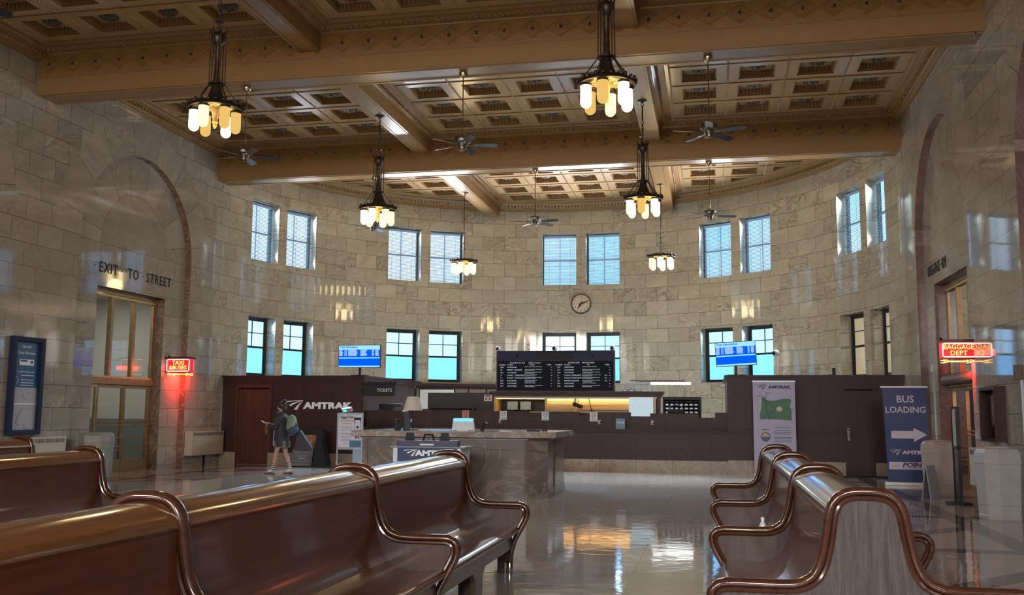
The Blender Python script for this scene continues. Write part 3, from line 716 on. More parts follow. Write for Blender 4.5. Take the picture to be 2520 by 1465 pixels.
# ================================================================ doors in the side recesses
def station_door(n, X, s, wallmat_up, wallmat_low, light_col, power):
    x = X + s * (RD + .24); a, b_ = sorted((x, x + s * .07))
    f = MB(); fy0, fy1 = 19.55, 22.35
    f.box(a, b_, fy0, fy0 + .07, 0, 4.36).box(a, b_, fy1 - .10, fy1, 0, 4.36).box(a, b_, fy0 + .07, fy1 - .10, 4.26, 4.36)
    for y in (20.50, 21.42): f.box(a - .02, b_ + .02, y - .045, y + .045, 2.24, 4.25)
    f.box(a - .05, b_ + .05, fy0, fy1, 2.10, 2.24)
    root = f.build('door_%d' % n, M['brass']); root['kind'] = 'structure'
    c = MB()
    for z in (2.25, 4.18): c.box(a - .03, b_ + .03, fy0 + .05, fy1 - .05, z, z + .05)
    for y in (20.50, 21.42): c.ball((a if s > 0 else b_, y, 3.25), .03, 8)
    c.build('transom_moulding', M['gilt'], root)
    g = MB(); g.quad((x + s * .03, fy0, 2.24), (x + s * .03, fy1, 2.24), (x + s * .03, fy1, 4.3), (x + s * .03, fy0, 4.3)); g.build('transom_glass', M['pane'], root)
    for (ya, yb, kick) in ((19.621, 20.09, 0), (20.10, 21.16, .30), (21.17, 22.248, .30)):
        l = MB(); e = .055 if kick else .03
        l.box(a, b_, ya, ya + e, 0, 2.098).box(a, b_, yb - e, yb, 0, 2.098).box(a, b_, ya + e, yb - e, 2.02, 2.098)
        if kick: l.box(a, b_, ya + e, yb - e, 0, kick)
        lf = l.build('door_leaf', M['brass'] if kick else M['gilt'], root)
        MB().quad((x + s * .035, ya, kick), (x + s * .035, yb, kick), (x + s * .035, yb, 2.02), (x + s * .035, ya, 2.02)).build('glass_pane', M['pane'], lf)
        if kick:
            br_ = MB()
            for z in (.52, .62, .82, 1.12, 1.20): br_.tube([(x - s * .05, ya + .02, z), (x - s * .05, yb - .02, z)], .012, 6)
            br_.build('push_bar', M['brass'], lf)
    # vestibule beyond the glass
    x0, x1 = x + s * .1, x + s * 3.2
    lo, hi = min(x0, x1), max(x0, x1)
    v = MB(); v.quad((x1, 18, 1.25), (x1, 24, 1.25), (x1, 24, 4.6), (x1, 18, 4.6))
    for y in (18, 24): v.quad((x0, y, 1.25), (x1, y, 1.25), (x1, y, 4.6), (x0, y, 4.6))
    v.quad((x0, 18, 4.6), (x0, 24, 4.6), (x1, 24, 4.6), (x1, 18, 4.6))
    o = v.build('wall_vestibule_%s' % ('left' if s < 0 else 'right'), wallmat_up); o['kind'] = 'structure'
    w_ = MB(); w_.quad((x1, 18, 0), (x1, 24, 0), (x1, 24, 1.25), (x1, 18, 1.25))
    for y in (18, 24): w_.quad((x0, y, 0), (x1, y, 0), (x1, y, 1.25), (x0, y, 1.25))
    w_.build('dado', wallmat_low, o)
    area('vestibule_lamp', ((x0 + x1) / 2, 21, 4.5), (0, 0, -1), 1.5, 3, power, light_col)
    return root
station_door(1, XL, -1, plain('vestibule_white', (.62, .62, .56), .6), plain('vestibule_green', (.20, .24, .24), .5), (1, .95, .85), 48)
station_door(2, XR, 1, plain('vestibule_cream', (.64, .62, .52), .6), plain('vestibule_ochre', (.42, .38, .26), .5), (1, .95, .84), 34)
tube_ = MB(); tube_.tube([(XR + .30, 19.75, 2.26), (XR + .30, 22.30, 2.26)], .11, 14); o = tube_.build('air_curtain', plain('grey_brown_metal', (.16, .12, .10), .4)); tag(o, 'dark brown cylinder across the right doorway behind the red neon sign', 'door fitting')
# ================================================================ wooden booths and ticket counter
YF = 25.1
def logo(mb, x, z, h, y):
    """swoosh of three rising bands, h tall, left end at x"""
    W_ = h * 2.15
    for k, (a0, a1, b0, b1) in enumerate(((0.0, .50, .98, 1.0), (.20, .62, .78, .93), (.46, .78, .56, .80))):
        n = 10; top = []; bot = []
        for i in range(n + 1):
            t = i / n
            sx_ = x + W_ * (a0 + (1.0 - a0) * t); 
            zt = z + h * ((.86 - .30 * k) + (1.0 - (.86 - .30 * k)) * t ** .6 * 1.0) if False else 0
            top.append(t)
        # curved blades
        P0 = (x + W_ * [0, .22, .50][k], z + h * [.88, .50, .0][k]); P1 = (x + W_ * [.35, .45, .66][k], z + h * [1.0, .82, .55][k]); P2 = (x + W_ * 1.0, z + h * [1.04, 1.0, .97][k])
        Q0 = (x + W_ * [.03, .32, .68][k], z + h * [.78, .36, .0][k]); Q1 = (x + W_ * [.33, .54, .76][k], z + h * [.88, .70, .48][k]); Q2 = (x + W_ * [.86, .93, 1.0][k], z + h * [.98, .94, .97][k])
        bz = lambda A, B, C, t: ((1 - t) ** 2 * A[0] + 2 * t * (1 - t) * B[0] + t * t * C[0], (1 - t) ** 2 * A[1] + 2 * t * (1 - t) * B[1] + t * t * C[1])
        up_ = [bz(P0, P1, P2, i / n) for i in range(n + 1)]; dn = [bz(Q0, Q1, Q2, i / n) for i in range(n + 1)]
        for i in range(n):
            mb.add([(up_[i][0], y, up_[i][1]), (up_[i + 1][0], y, up_[i + 1][1]), (dn[i + 1][0], y, dn[i + 1][1]), (dn[i][0], y, dn[i][1])], [[0, 1, 2, 3]])
def word_logo(parent, cx, z, h, y, mat, total, depth=.003):
    """swoosh + AMTRAK, total width, centred at cx; local coordinates of parent"""
    lw = total * .29; mb = MB(); logo(mb, cx - total / 2, z - lw / 2.15 * .42, lw / 2.15, y); mb.build('logo_mark', mat, parent)
    text('AMTRAK', h, mat, parent, (cx + total * .165, y, z), depth=depth, sx=1.42, bold=.006 * h / .1, spacing=1.02)
def cornice_box(mb, x0, x1, y0, y1, z, k=1):
    mb.box(x0 - .06 * k, x1 + .06 * k, y0 - .07 * k, y1, z - .04, z).box(x0 - .045 * k, x1 + .045 * k, y0 - .05 * k, y1, z - .075, z - .04).box(x0 - .03 * k, x1 + .03 * k, y0 - .03 * k, y1, z - .115, z - .075).box(x0 - .015, x1 + .015, y0 - .014, y1, z - .16, z - .115)
def booth(x0, x1, doorx, mat, dmat, label, side):
    root = empty('ticket_office_booth', ((x0 + x1) / 2, YF, 0)); tag(root, label, 'booth')
    w_ = MB(); dx0, dx1 = doorx
    for a, b_ in ((x0, dx0), (dx1, x1)): w_.box(a, b_, YF, YF + .08, .34, 2.36)
    w_.box(dx0, dx1, YF, YF + .08, 2.10, 2.36)
    sx_ = x1 - .08 if side > 0 else x0
    w_.box(sx_, sx_ + .08, YF + .08, YF + 4.6, 1.0, 2.36) if side > 0 else w_.box(sx_, sx_ + .08, YF + .08, YF + 4.2, .0, 2.36)
    w_.build('panelled_wall', mat, root, world=True)
    c = MB(); cornice_box(c, x0 + (.06 if side > 0 else 0), x1 - (0 if side > 0 else .03), YF, YF + .5, 2.48); 
    if side > 0: c.box(x1 - .1, x1 + .06, YF + .5, YF + 5.2, 2.44, 2.48).box(x1 - .1, x1 + .045, YF + .5, YF + 5.2, 2.40, 2.44).box(x1 - .1, x1 + .03, YF + .5, YF + 5.2, 2.33, 2.40)
    else: c.box(x0 - .06, x0 + .1, YF + .5, YF + 4.2, 2.44, 2.48).box(x0 - .045, x0 + .1, YF + .5, YF + 4.2, 2.40, 2.44)
    c.build('cornice', mat, root, world=True)
    p = MB()
    for a, b_ in ((x0, dx0 - .02), (dx1 + .02, x1)): p.box(a, b_, YF - .05, YF + .10, 0, .34)
    p.build('marble_plinth', M['marble_plinth'], root, world=True)
    fr = MB(); fr.box(dx0 - .07, dx0, YF - .03, YF + .06, .0, 2.13).box(dx1, dx1 + .07, YF - .03, YF + .06, .0, 2.13).box(dx0 - .07, dx1 + .07, YF - .03, YF + .06, 2.13, 2.22)
    fr.build('door_frame', dmat, root, world=True)
    d = MB(); d.box(dx0, dx1, YF + .0, YF + .05, .01, 2.13)
    d = d.build('door', dmat, root, world=True)
    q = MB(); e = .11
    for a, b_, c_, dd in ((dx0 + e, dx1 - e, 1.02, 2.0), (dx0 + e, dx1 - e, .16, .92)):
        q.box(a, b_, YF - .012, YF, dd - .02, dd).box(a, b_, YF - .012, YF, c_, c_ + .02).box(a, a + .02, YF - .012, YF, c_ + .02, dd - .02).box(b_ - .02, b_, YF - .012, YF, c_ + .02, dd - .02)
    q = q.build('door_moulding', dmat, d); 
    hx = dx1 - .06 if side > 0 else dx0 + .07
    k = MB(); k.box(hx - .03, hx + .03, YF - .02, YF, .86, 1.18); k.ball((hx, YF - .06, 1.0), .032, 10); k.tube([(hx, YF - .02, 1.0), (hx, YF - .05, 1.0)], .012, 8); k.ball((hx, YF - .03, 1.12), .02, 8)
    k.build('door_handle', M['chrome'] if side < 0 else M['brass'], d, smooth=40)
    return root
bl = booth(-13.62, -9.40, (-13.12, -12.17), M['wood_booth'], M['wood_door'], 'dark wood booth with reddish door and raised white lettering, behind the walking person', 1)
pm = MB()
for x in (-12.05, -11.2, -10.3): pm.box(x, x + .015, YF - .006, YF, .36, 2.30)
pm.build('panel_joint', M['wood_booth'], bl, world=True)
wh = plain('lettering_white', (.85, .88, .92), .3)
word_logo(bl, -10.74 - bl.location.x, 1.64, .24, -.035, wh, 1.90, .02)
s_ = MB().lathe([(.0, 0), (.085, 0), (.085, .006), (0, .006)], 24); s_ = s_.build('round_sign', M['wood_door'], bl); s_.location = (-12.26 - bl.location.x, -.002, 1.32); s_.rotation_euler = (PI / 2, 0, 0)
brt = booth(.36, 4.60, (3.20, 3.86), M['wood_booth_r'], M['wood_booth_r'], 'dark wood ticket office booth at the right with a narrow panelled door and chrome handle', -1)
pm = MB()
for x in (.78, .98): pm.box(x, x + .015, YF - .008, YF, 1.14, 2.32)
def pframe(mb, a, b_, c_, dd, y, t=.025):
    mb.box(a, b_, y - .014, y, dd - t, dd).box(a, b_, y - .014, y, c_, c_ + t).box(a, a + t, y - .014, y, c_ + t, dd - t).box(b_ - t, b_, y - .014, y, c_ + t, dd - t)
pframe(pm, .80, 1.0, 1.14, 1.88, YF); pframe(pm, 2.02, 2.52, 1.14, 1.88, YF); pm.box(2.62, 2.635, YF - .008, YF, .36, 2.32)
for x in (.55, 1.5, 2.05, 2.6): pm.box(x, x + .015, YF - .008, YF, .36, 1.02)
pm.box(.36, 2.98, YF - .09, YF, 1.06, 1.10).box(.36, 2.98, YF - .05, YF, 1.02, 1.06)
pm.build('panel_moulding', M['wood_booth_r'], brt, world=True)
mt = MB().box(3.02, 4.5, YF - .75, YF - .08, 0, .02).build('door_mat', M['black_matt'], None); tag(mt, 'black rubber mat lying at the foot of the right booth door', 'mat')
# --- ticket counter
ct = empty('ticket_counter', (-4.52, YF, 0)); tag(ct, 'long dark wood ticket counter with marble plinth between the two booths', 'counter')
MB().box(-9.40, .36, YF - .02, YF + .1, 0, .31).build('marble_plinth', M['marble_plinth'], ct, world=True)
b = MB(); b.box(-9.40, .36, YF, YF + .08, .31, 1.03)
for i in range(11): x = -9.40 + .93 * i; b.box(x - .008, x + .008, YF - .008, YF, .33, 1.0)
b.build('front_panel', M['wood_booth_r'], ct, world=True)
b = MB(); b.box(-9.40, .36, YF - .12, YF + .30, 1.05, 1.09, .012).box(-9.40, .36, YF - .08, YF + .2, 1.01, 1.05).box(-9.40, .36, YF + .2, YF + .3, .31, 1.05)
b.build('ledge', M['wood_booth_r'], ct, world=True)
top = [(-9.4, -8.35, 1.53), (-8.35, -7.25, 1.53), (-7.25, -6.25, 1.53), (-6.25, -5.75, 1.53), (-5.75, -4.82, 1.53), (-4.82, -4.35, 1.47), (-4.35, -3.45, 1.53), (-3.45, -2.98, 1.44), (-2.98, -2.1, 1.52), (-2.1, -1.6, 1.42), (-1.6, -.36, 1.50), (-.36, .05, 1.40), (.05, .36, 1.53)]
for i, (a, b_, z) in enumerate(top):
    mbx = MB(); mbx.box(a, b_, YF + .22, YF + .28, 1.09, z - .02); mbx.box(a + .0, b_ - .0, YF + .19, YF + .34, z - .03, z); mbx.box(a, a + .012, YF + .212, YF + .22, 1.1, z - .03)
    mbx.build('screen_panel', M['wood_booth'] if i < 6 else M['wood_booth_r'], ct, world=True)
# small marks stuck on the screen panels (white wheelchair-style hearing marks) and notices
def pictogram(parent, x, z, y):
    p = MB(); p.box(x - .035, x + .045, y - .002, y, z - .055, z - .046)
    p.tube([(x - .03, y - .004, z - .03), (x - .01, y - .004, z), (x + .02, y - .004, z + .035)], .008, 5)
    p.tube([(x - .0, y - .004, z - .03), (x + .02, y - .004, z), (x + .04, y - .004, z + .055)], .007, 5); p.ball((x - .015, y - .004, z + .035), .014, 6)
    p.build('access_mark', wh, parent, world=True)
for x in (-8.07, -6.74, -5.6, -2.93, -1.55): pictogram(ct, x + .0, 1.27, YF + .21)
ylw = plain('shelf_paper', (.75, .72, .66), .6)
def notice(x, z, col, lines, label, w_=.19, h_=.23, y=YF + .182, fg=None):
    r = empty('paper_notice', (x, y, z - h_ / 2)); tag(r, label, 'notice', 'paper notices on the counter screens')
    MB().box(-w_ / 2, w_ / 2, 0, .004, 0, h_).build('sheet', plain('sheet', col, .6), r)
    for i, (s__, sz) in enumerate(lines): text(s__, sz, fg or M['black'], r, (0, -.002, h_ - .035 - i * .043), depth=.0006, bold=.001)
L3 = [('GATES', .045), ('CLOSE', .045), ('5 MINUTES', .026), ('BEFORE', .024), ('DEPARTURE', .026)]
notice(-6.54, 1.43, (.62, .24, .17), L3, 'orange paper notice on the counter screen above the white desk monitor')
notice(-5.50, 1.42, (.66, .70, .74), L3, 'white paper notice under the left end of the lit shelf')
notice(-4.36, 1.41, (.62, .70, .76), L3, 'bluish white paper notice taped under the hanging speaker')
notice(-3.07, 1.40, (.74, .72, .68), L3, 'white paper notice under the bright map on the counter screen', .2, .24)
r = empty('closed_sign', (-2.35, YF - .02, 1.09)); tag(r, 'small blue CLOSED sign standing on the counter ledge', 'sign')
MB().box(-.12, .12, 0, .02, 0, .27, .004).build('plate', plain('closed_blue', (.06, .16, .26), .3), r); text('Closed', .065, wh, r, (0, -.004, .17), depth=.001)
# --- cabinet behind the counter, its lit pigeonholes, and the schedule board on top
YK = 25.75
cb = empty('lit_cabinet', (-3.6, YK, 0)); tag(cb, 'long dark cabinet behind the counter with a warmly lit slatted interior', 'cabinet')
b = MB(); b.box(-5.95, -1.30, YK, YK + .8, 1.99, 2.05).box(-5.99, -1.26, YK - .05, YK + .8, 2.03, 2.075).box(-5.92, -1.33, YK + .02, YK + .8, 1.93, 1.99)
b.box(-5.92, -5.85, YK, YK + .8, 0, 1.93).box(-1.45, -1.38, YK, YK + .8, 0, 1.93).box(-5.92, -1.38, YK + .72, YK + .8, 0, 1.99).box(-5.85, -1.45, YK, YK + .72, 1.15, 1.50)
b.build('carcass', M['wood_booth_r'], cb, world=True)
b = MB(); b.box(-5.85, -1.45, YK - .015, YK + .03, 1.88, 1.93); 
for x in (-5.83, -4.42, -3.62, -1.98, -1.50): b.box(x - .03, x + .03, YK - .012, YK + .7, 1.5, 1.89)
b.box(-5.85, -4.42, YK, YK + .1, 1.49, 1.53)
b.build('oak_frame', M['wood_gold'], cb, world=True)
b = MB()
for x0, x1 in ((-4.39, -3.65), (-3.59, -2.01)):
    for k in range(11): z = 1.50 + k * .034; b.box(x0, x1, YK + .10 + .002 * k, YK + .13, z, z + .026)
b.box(-3.5, -2.1, YK + .05, YK + .12, 1.585, 1.60); b.build('slatted_shutter', M['wood_gold'], cb, world=True)
MB().quad((-5.82, YK + .70, 1.5), (-4.45, YK + .70, 1.5), (-4.45, YK + .70, 1.9), (-5.82, YK + .70, 1.9)).build('dark_back', M['black_matt'], cb, world=True)
MB().box(-5.8, -2.0, YK + .04, YK + .06, 1.862, 1.878).build('strip_lamp', glow('warm_strip', (1, .62, .22), 6), cb, world=True)
area('strip_light', (-3.9, YK + .08, 1.85), (0, .25, -1), 3.6, .05, 11, (1, .68, .3))
r = empty('lit_map', (-1.78, YK - .03, 1.42)); tag(r, 'bright bluish white map sheet standing at the right end of the lit cabinet', 'map')
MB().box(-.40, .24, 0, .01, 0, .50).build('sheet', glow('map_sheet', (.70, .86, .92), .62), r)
mp_ = MB()
for k in range(7): mp_.tube([(-.35 + .08 * k, -.002, .08 + .05 * (k % 3)), (-.3 + .08 * k, -.002, .22 + .04 * (k % 2)), (-.26 + .07 * k, -.002, .42 - .03 * k)], .003, 4)
mp_.build('map_lines', M['grey'], r)
for i, x in enumerate((-5.30, -4.93)):
    r = empty('desk_monitor', (x - .12, YK + .35, 1.5)); tag(r, ['left dark monitor inside the lit cabinet', 'right dark monitor inside the lit cabinet, next to the slatted shutter'][i], 'monitor', 'monitors inside the lit cabinet')
    MB().box(-.15, .15, 0, .05, .07, .30, .01).build('screen', plain('monitor_grey', (.10, .15, .17), .2), r); MB().box(-.06, .06, -.02, .06, 0, .02).box(-.015, .015, .01, .03, 0, .09).build('stand', M['black'], r)
r = empty('counter_speaker', (-3.55, YK - .08, 1.70)); tag(r, 'black gooseneck lamp head hanging in front of the lit shutters', 'lamp')
MB().at((0, 0, 0), (0, .35, 0)).box(-.14, .14, 0, .07, -.05, .05, .03).build('head', M['black'], r, smooth=40); MB().tube([(.0, .04, .04), (.02, .06, .14), (.05, .05, .17)], .008, 6).build('neck', M['black'], r)
MB().tube([(.30, .05, .20), (.34, .04, 0), (.38, .05, -.17)], .01, 6).build('cable', M['black'], r)
sb = empty('schedule_board', (-4.18, YK, 2.075)); tag(sb, 'wide black train schedule board with white arrival and departure lines on the cabinet', 'schedule board')
bw, bh = 1.62, 1.10
b = MB(); b.box(-bw, bw, 0, .22, 0, bh); b.build('case', M['board_black'], sb)
b = MB(); b.box(-bw, bw, -.02, 0, bh - .26, bh).build('header_panel', M['navy_frame'], sb)
MB().box(-.50, .50, -.03, -.02, bh - .235, bh - .03).build('header_window', plain('smoked', (.018, .016, .020), .5, spec=.15), sb)
b = MB(); b.box(-bw, bw, -.022, 0, bh - .275, bh - .26).box(-bw, -bw + .03, -.022, 0, 0, bh).box(bw - .03, bw, -.022, 0, 0, bh).box(-.008, .008, -.01, 0, .02, bh - .27).box(-bw, bw, -.02, 0, 0, .02).build('board_frame', M['wood_booth_r'], sb)
MB().ball((-1.05, -.03, bh - .13), .035, 10).ball((1.02, -.03, bh - .13), .035, 10).build('header_knob', M['black'], sb, smooth=60)
tw = glow('flap_white', (.62, .66, .72), .55)
def bt(s__, x, z, sz=.055, al='LEFT', sp_=1.25): text(s__, sz, tw, sb, (x, -.004, z), depth=.0005, align=al, spacing=sp_, bold=.0012, name='board_line')
zt = bh - .33
bt('SCHEDULED   ARRIVALS', -.82, zt, .055, 'CENTER', 1.5); bt('SCHEDULED   DEPARTURES', .72, zt, .05, 'CENTER', 1.2)
for x0, to in ((-1.56, 'FROM'), (.02, 'TO')):
    bt('NUMBER', x0 + .0, zt - .055, .046, sp_=1.1); bt('TRAIN', x0 + .24, zt - .055, .048); bt(to, x0 + .86, zt - .055, .045); bt('TIME', x0 + 1.34, zt - .055, .048)
A = [('508', 'CASCADES', 'EUGENE ALBANY SALEM OREGON CITY', ''), ('27', 'EMPIRE  BUILDER', 'CHICAGO MILWAUKEE ST PAUL HAVRE', ''), ('503', 'CASCADES', 'SEATTLE TUKWILA TACOMA OLYMPIA', ''), ('11', 'COAST  STARLIGHT', 'SEATTLE TACOMA OLYMPIA', ''), ('14', 'COAST  STARLIGHT', 'LOS ANGELES SACRAMENTO KLAMATH', ''), ('505', 'CASCADES', 'SEATTLE TACOMA OLYMPIA', ''), ('504', 'CASCADES', 'EUGENE ALBANY SALEM', ''), ('507', 'CASCADES', 'SEATTLE TUKWILA OLYMPIA CENTRALIA', '')]
D = [('500', 'CASCADES', 'VANCOUVER KELSO CENTRALIA', ''), ('513', 'CASCADES', 'OREGON CITY SALEM ALBANY EUGENE', ''), ('504', 'CASCADES', 'VANCOUVER KELSO TUKWILA SEATTLE', ''), ('11', 'COAST STARLIGHT', 'SALEM ALBANY EUGENE KLAMATH FALLS', '225'), ('14', 'COAST STARLIGHT', 'VANCOUVER KELSO TACOMA SEATTLE', '356'), ('28', 'EMPIRE BUILDER', 'PASCO SPOKANE WHITEFISH CHICAGO', '445'), ('505', 'CASCADES', 'OREGON CITY SALEM ALBANY', ''), ('508', 'CASCADES', 'VANCOUVER KELSO OLYMPIA SEATTLE', '')]
for tb, x0 in ((A, -1.56), (D, .02)):
    for i, (n, t_, fr_, tm) in enumerate(tb):
        z = zt - .12 - i * .073; bt(n, x0 + .05, z, .048); bt(t_, x0 + .24, z, .048, sp_=1.15)
        bt(fr_, x0 + .73, z + .013, .022); 
        if i not in (0, 6): bt(fr_[::-1][:22].title().upper() if False else fr_[-18:], x0 + .73, z - .015, .022)
        if tm: bt(tm, x0 + 1.33, z, .04)
        b = MB().box(x0 + 1.45, x0 + 1.49, -.004, -.002, z - .004, z + .006).build('board_dash', tw, sb)
for i, (x, s__) in enumerate(((-1.60, 'left corner'), (-.02, 'middle'), (1.56, 'right corner'))):
    r = empty('dome_camera', (-4.18 + x, YK + .08, 2.075 + bh)); tag(r, 'round white security camera on the %s of the schedule board' % s__, 'camera', 'security cameras on the schedule board')
    MB().at((0, 0, .07)).ball((0, 0, 0), .075, 16).at().lathe([(.04, 0), (.03, .03)], 12).build('housing', M['off'], r, smooth=50)
    MB().ball((-.01, -.028, .07), .056, 14).build('dark_lens', M['black'], r, smooth=50)
# cabinets left and right of the lit one
b = MB(); b.box(-7.75, -5.92, YK + .0, YK + .06, 1.05, 2.03); o = b.build('partition_board', plain('partition_black', (.022, .02, .026), .6), None); tag(o, 'flat black partition behind the counter between the desk lamp and the lit cabinet', 'partition')
r = empty('heart_sign', (-6.03, YK - .012, 1.80)); tag(r, 'small white AED sign with two red hearts on the black partition', 'sign')
MB().box(-.11, .11, 0, .01, 0, .18).build('plate', M['off'], r); text('AED', .07, M['black'], r, (0, -.002, .145), depth=.001, sx=1.2, bold=.003)
h_ = MB()
for cx in (-.05, .05): h_.prism([(cx, .02), (cx + .035, .06), (cx + .033, .085), (cx + .015, .095), (cx, .08), (cx - .015, .095), (cx - .033, .085), (cx - .035, .06)], -.004, -.001, 'y')
h_.build('heart', plain('heart_red', (.5, .03, .02), .5), r)
r = empty('ledge_shelf', (-6.9, YF + .34, 1.60)); tag(r, 'narrow wooden shelf board above the counter screen in front of the black partition', 'shelf')
MB().box(-.75, .55, 0, .14, 0, .03).build('board', M['wood_booth'], r); MB().box(-.70, -.66, 0, .03, -.07, 0).box(.5, .54, 0, .03, -.07, 0).build('bracket', M['wood_booth'], r)
r = empty('pigeonhole_cabinet', (-.80, YK + .1, 0)); tag(r, 'dark pigeonhole cabinet behind the right end of the counter', 'cabinet')
b = MB(); b.box(-.50, .50, .25, .30, 0, 1.92).box(-.50, .50, -.02, .3, 1.86, 1.94).box(.46, .50, 0, .3, 0, 1.9).box(-.5, -.46, 0, .3, 0, 1.9)
for k in range(4): b.box(-.46, .46, 0, .25, 1.50 + .1 * k, 1.512 + .1 * k)
for k in range(9): b.box(-.46 + .115 * k, -.452 + .115 * k, .02, .25, 1.5, 1.86)
b.build('carcass', M['black'], r); b = MB()
for k in range(7):
    for j in range(3): b.box(-.42 + .125 * k, -.35 + .125 * k, .03, .2, 1.515 + .1 * j, 1.555 + .1 * j)
b.build('papers', M['grey'], r)
r = empty('cashier_terminal', (-.95, YK - .1, 1.5)); tag(r, 'small dark terminal with looped handle in front of the pigeonholes', 'terminal')
MB().box(-.22, .22, 0, .1, 0, .1, .02).build('body', M['black'], r, smooth=40); MB().tube([(-.17, .05, .1), (-.14, .05, .2), (0, .05, .23), (.14, .05, .2), (.17, .05, .1)], .014, 6).build('handle', M['grey'], r)
# ================================================================ back wainscot, office wall fittings
b = MB(); pts = [apt(a, RA - .06, 0)[:2] for a in [-37 + 32 * i / 24 for i in range(25)]]; nr = [((XC - p[0]) / RA, (YC - p[1]) / RA) for p in pts]
cornice(b, MB(), pts, nr, [(0, 2.30), (.03, 2.30), (.03, 2.36), (.06, 2.39), (.08, 2.44), (.10, 2.44), (.10, 2.47), (-.05, 2.47)], 2.4, 0)
o = b.build('trim_9', M['wood_booth']); o['kind'] = 'structure'
b = MB(); cornice(b, MB(), pts, nr, [(-.03, 0), (.01, 0), (.01, 2.30)], 2, 0)
b.build('wainscot', plain('wainscot', (.20, .15, .11), .4, var=.1), o)
b = MB()
for i in range(0, 25, 3): p = pts[i]; b.at((p[0], p[1], 0), (0, 0, -math.radians(-37 + 32 * i / 24))).box(-.03, .03, -.03, .02, 0, 2.3)
b.at().build('stile', M['wood_booth'], o)
def wallthing(name, label, cat, x, y, z, group=None): r = empty(name, (x, y, z)); return tag(r, label, cat, group)
r = wallthing('notice_board', 'pale board with dark frame on the back office wall behind the desk lamp', 'notice board', -8.9, 30.6, 1.55)
MB().box(-.62, .62, 0, .03, 0, .72).build('frame', M['black'], r); MB().box(-.58, .58, -.01, 0, .04, .68).build('panel', M['off'], r); MB().box(-.5, -.42, 0, .03, -1.55, 0).box(.42, .5, 0, .03, -1.55, 0).build('leg', M['black'], r)
r = wallthing('light_switch', 'small white switch plate on the back office panelling', 'switch', apt(-19.5, RA - .09, 0)[0], apt(-19.5, RA - .09, 0)[1], 2.08)
MB().box(-.05, .05, -.02, .0, 0, .13, .005).build('plate', M['white'], r)
r = wallthing('fluorescent_light', 'bright white fluorescent tube lamp standing above the cabinet right of the schedule board', 'light', -1.20, 27.6, 0)
MB().tube([(-.52, 0, 2.35), (.60, 0, 2.35)], .035, 12).build('tube', glow('tube_white', (.95, 1, 1), 9), r, smooth=40)
MB().box(-1.1, .45, .03, .09, 2.41, 2.44).box(-.9, .5, -.03, .05, 2.385, 2.41).build('reflector', M['bronze'], r); MB().box(-.49, -.47, .04, .06, 0, 2.4).box(.42, .44, .04, .06, 0, 2.4).build('post', M['bronze'], r)
area('tube_light', (-1.15, 27.55, 2.30), (0, .3, -1), 1.0, .06, 5, (.95, 1, 1))
r = wallthing('glass_screen', 'clear frameless glass screen standing on the cabinet right of the schedule board', 'screen', -1.95, 26.0, 2.077)
MB().quad((-.45, 0, 0), (.5, 0, 0), (.5, 0, .26), (-.45, 0, .30)).build('glass', M['pane'], r)
b = MB(); b.box(-.38, -.05, .02, .04, .04, .22); b.build('paper', M['off'], r)
for i, x in enumerate((-2.30, -2.12, -1.93)):
    r = wallthing('file_box', ['left', 'middle', 'right'][i] + ' small dark box in the row on top of the lit cabinet', 'box', x, 25.85, 2.077, 'small dark boxes on the lit cabinet')
    MB().box(-.07, .07, 0, .12, 0, .045, .008).build('body', M['black_matt'], r); MB().box(-.05, .05, -.004, 0, .012, .032).build('front_label', M['grey'], r)
# ================================================================ sign over the left ticket window and things on that counter
r = wallthing('tickets_sign', 'black TICKETS sign hanging at the corner of the left booth', 'sign', -8.72, 24.55, 1.93)
MB().box(-.50, .42, 0, .10, -.02, .30, .01).build('board', M['black'], r); text('TICKETS', .12, M['off'], r, (.12, -.006, .13), depth=.001, sx=.95, bold=.002)
MB().box(-.55, .46, -.04, .5, .30, .36).build('canopy', M['black'], r); MB().box(-.64, -.50, .0, .54, .10, .16).build('bracket', M['black'], r)
r = wallthing('black_printer', 'low black printer standing on the counter screen under the hanging tickets sign', 'printer', -8.70, 25.45, 1.535)
MB().box(-.34, .30, -.08, .12, .09, .18, .02).box(-.34, .06, -.08, .12, 0, .10, .02).build('body', M['black'], r, smooth=40)
# ================================================================ marble information desk
dk = empty('information_desk', (-4.5, 17, 0)); tag(dk, 'large grey-brown marble information desk with thick slab top in the middle of the hall', 'desk')
out_ = [(-6.22, 16.62), (-3.20, 16.62), (-2.86, 16.90), (-2.86, 18.75), (-6.22, 18.75)]
def off(p, d): return [(q[0] + (d if q[0] > -4 else -d), q[1] + (d if q[1] > 17.5 else -d)) for q in p]
MB().prism(out_, 0, 1.02, 'z').build('marble_body', M['marble_desk'], dk, world=True)
MB().prism(off(out_, .015), 0, .16, 'z').build('base_course', M['marble_desk'], dk, world=True)
MB().prism(off(out_, .03), 1.02, 1.06, 'z').build('moulding', M['marble_plinth'], dk, world=True)
MB().prism(off(out_, .16), 1.06, 1.16, 'z').build('slab_top', marble('slab', (.34, .29, .26), (.25, .21, .19), (.55, .5, .45), .14, 1.8), dk, world=True)
MB().box(-2.87, -2.84, 17.55, 18.05, .02, 1.0).box(-6.23, -2.85, 16.612, 16.62, .845, .853).build('recess_shade_strip', M['marble_brown'], dk, world=True)  # dark strip paints in the kneehole's shade, no opening cut; thin band crosses front
ZD = 1.162
r = empty('desk_lamp', (-5.54, 17.45, ZD)); tag(r, 'table lamp with a wide pale tapered shade on the marble desk', 'lamp')
MB().lathe([(.09, 0), (.09, .015), (.012, .03), (.008, .36), (.006, .40)], 16).build('stem', M['black'], r, smooth=40)
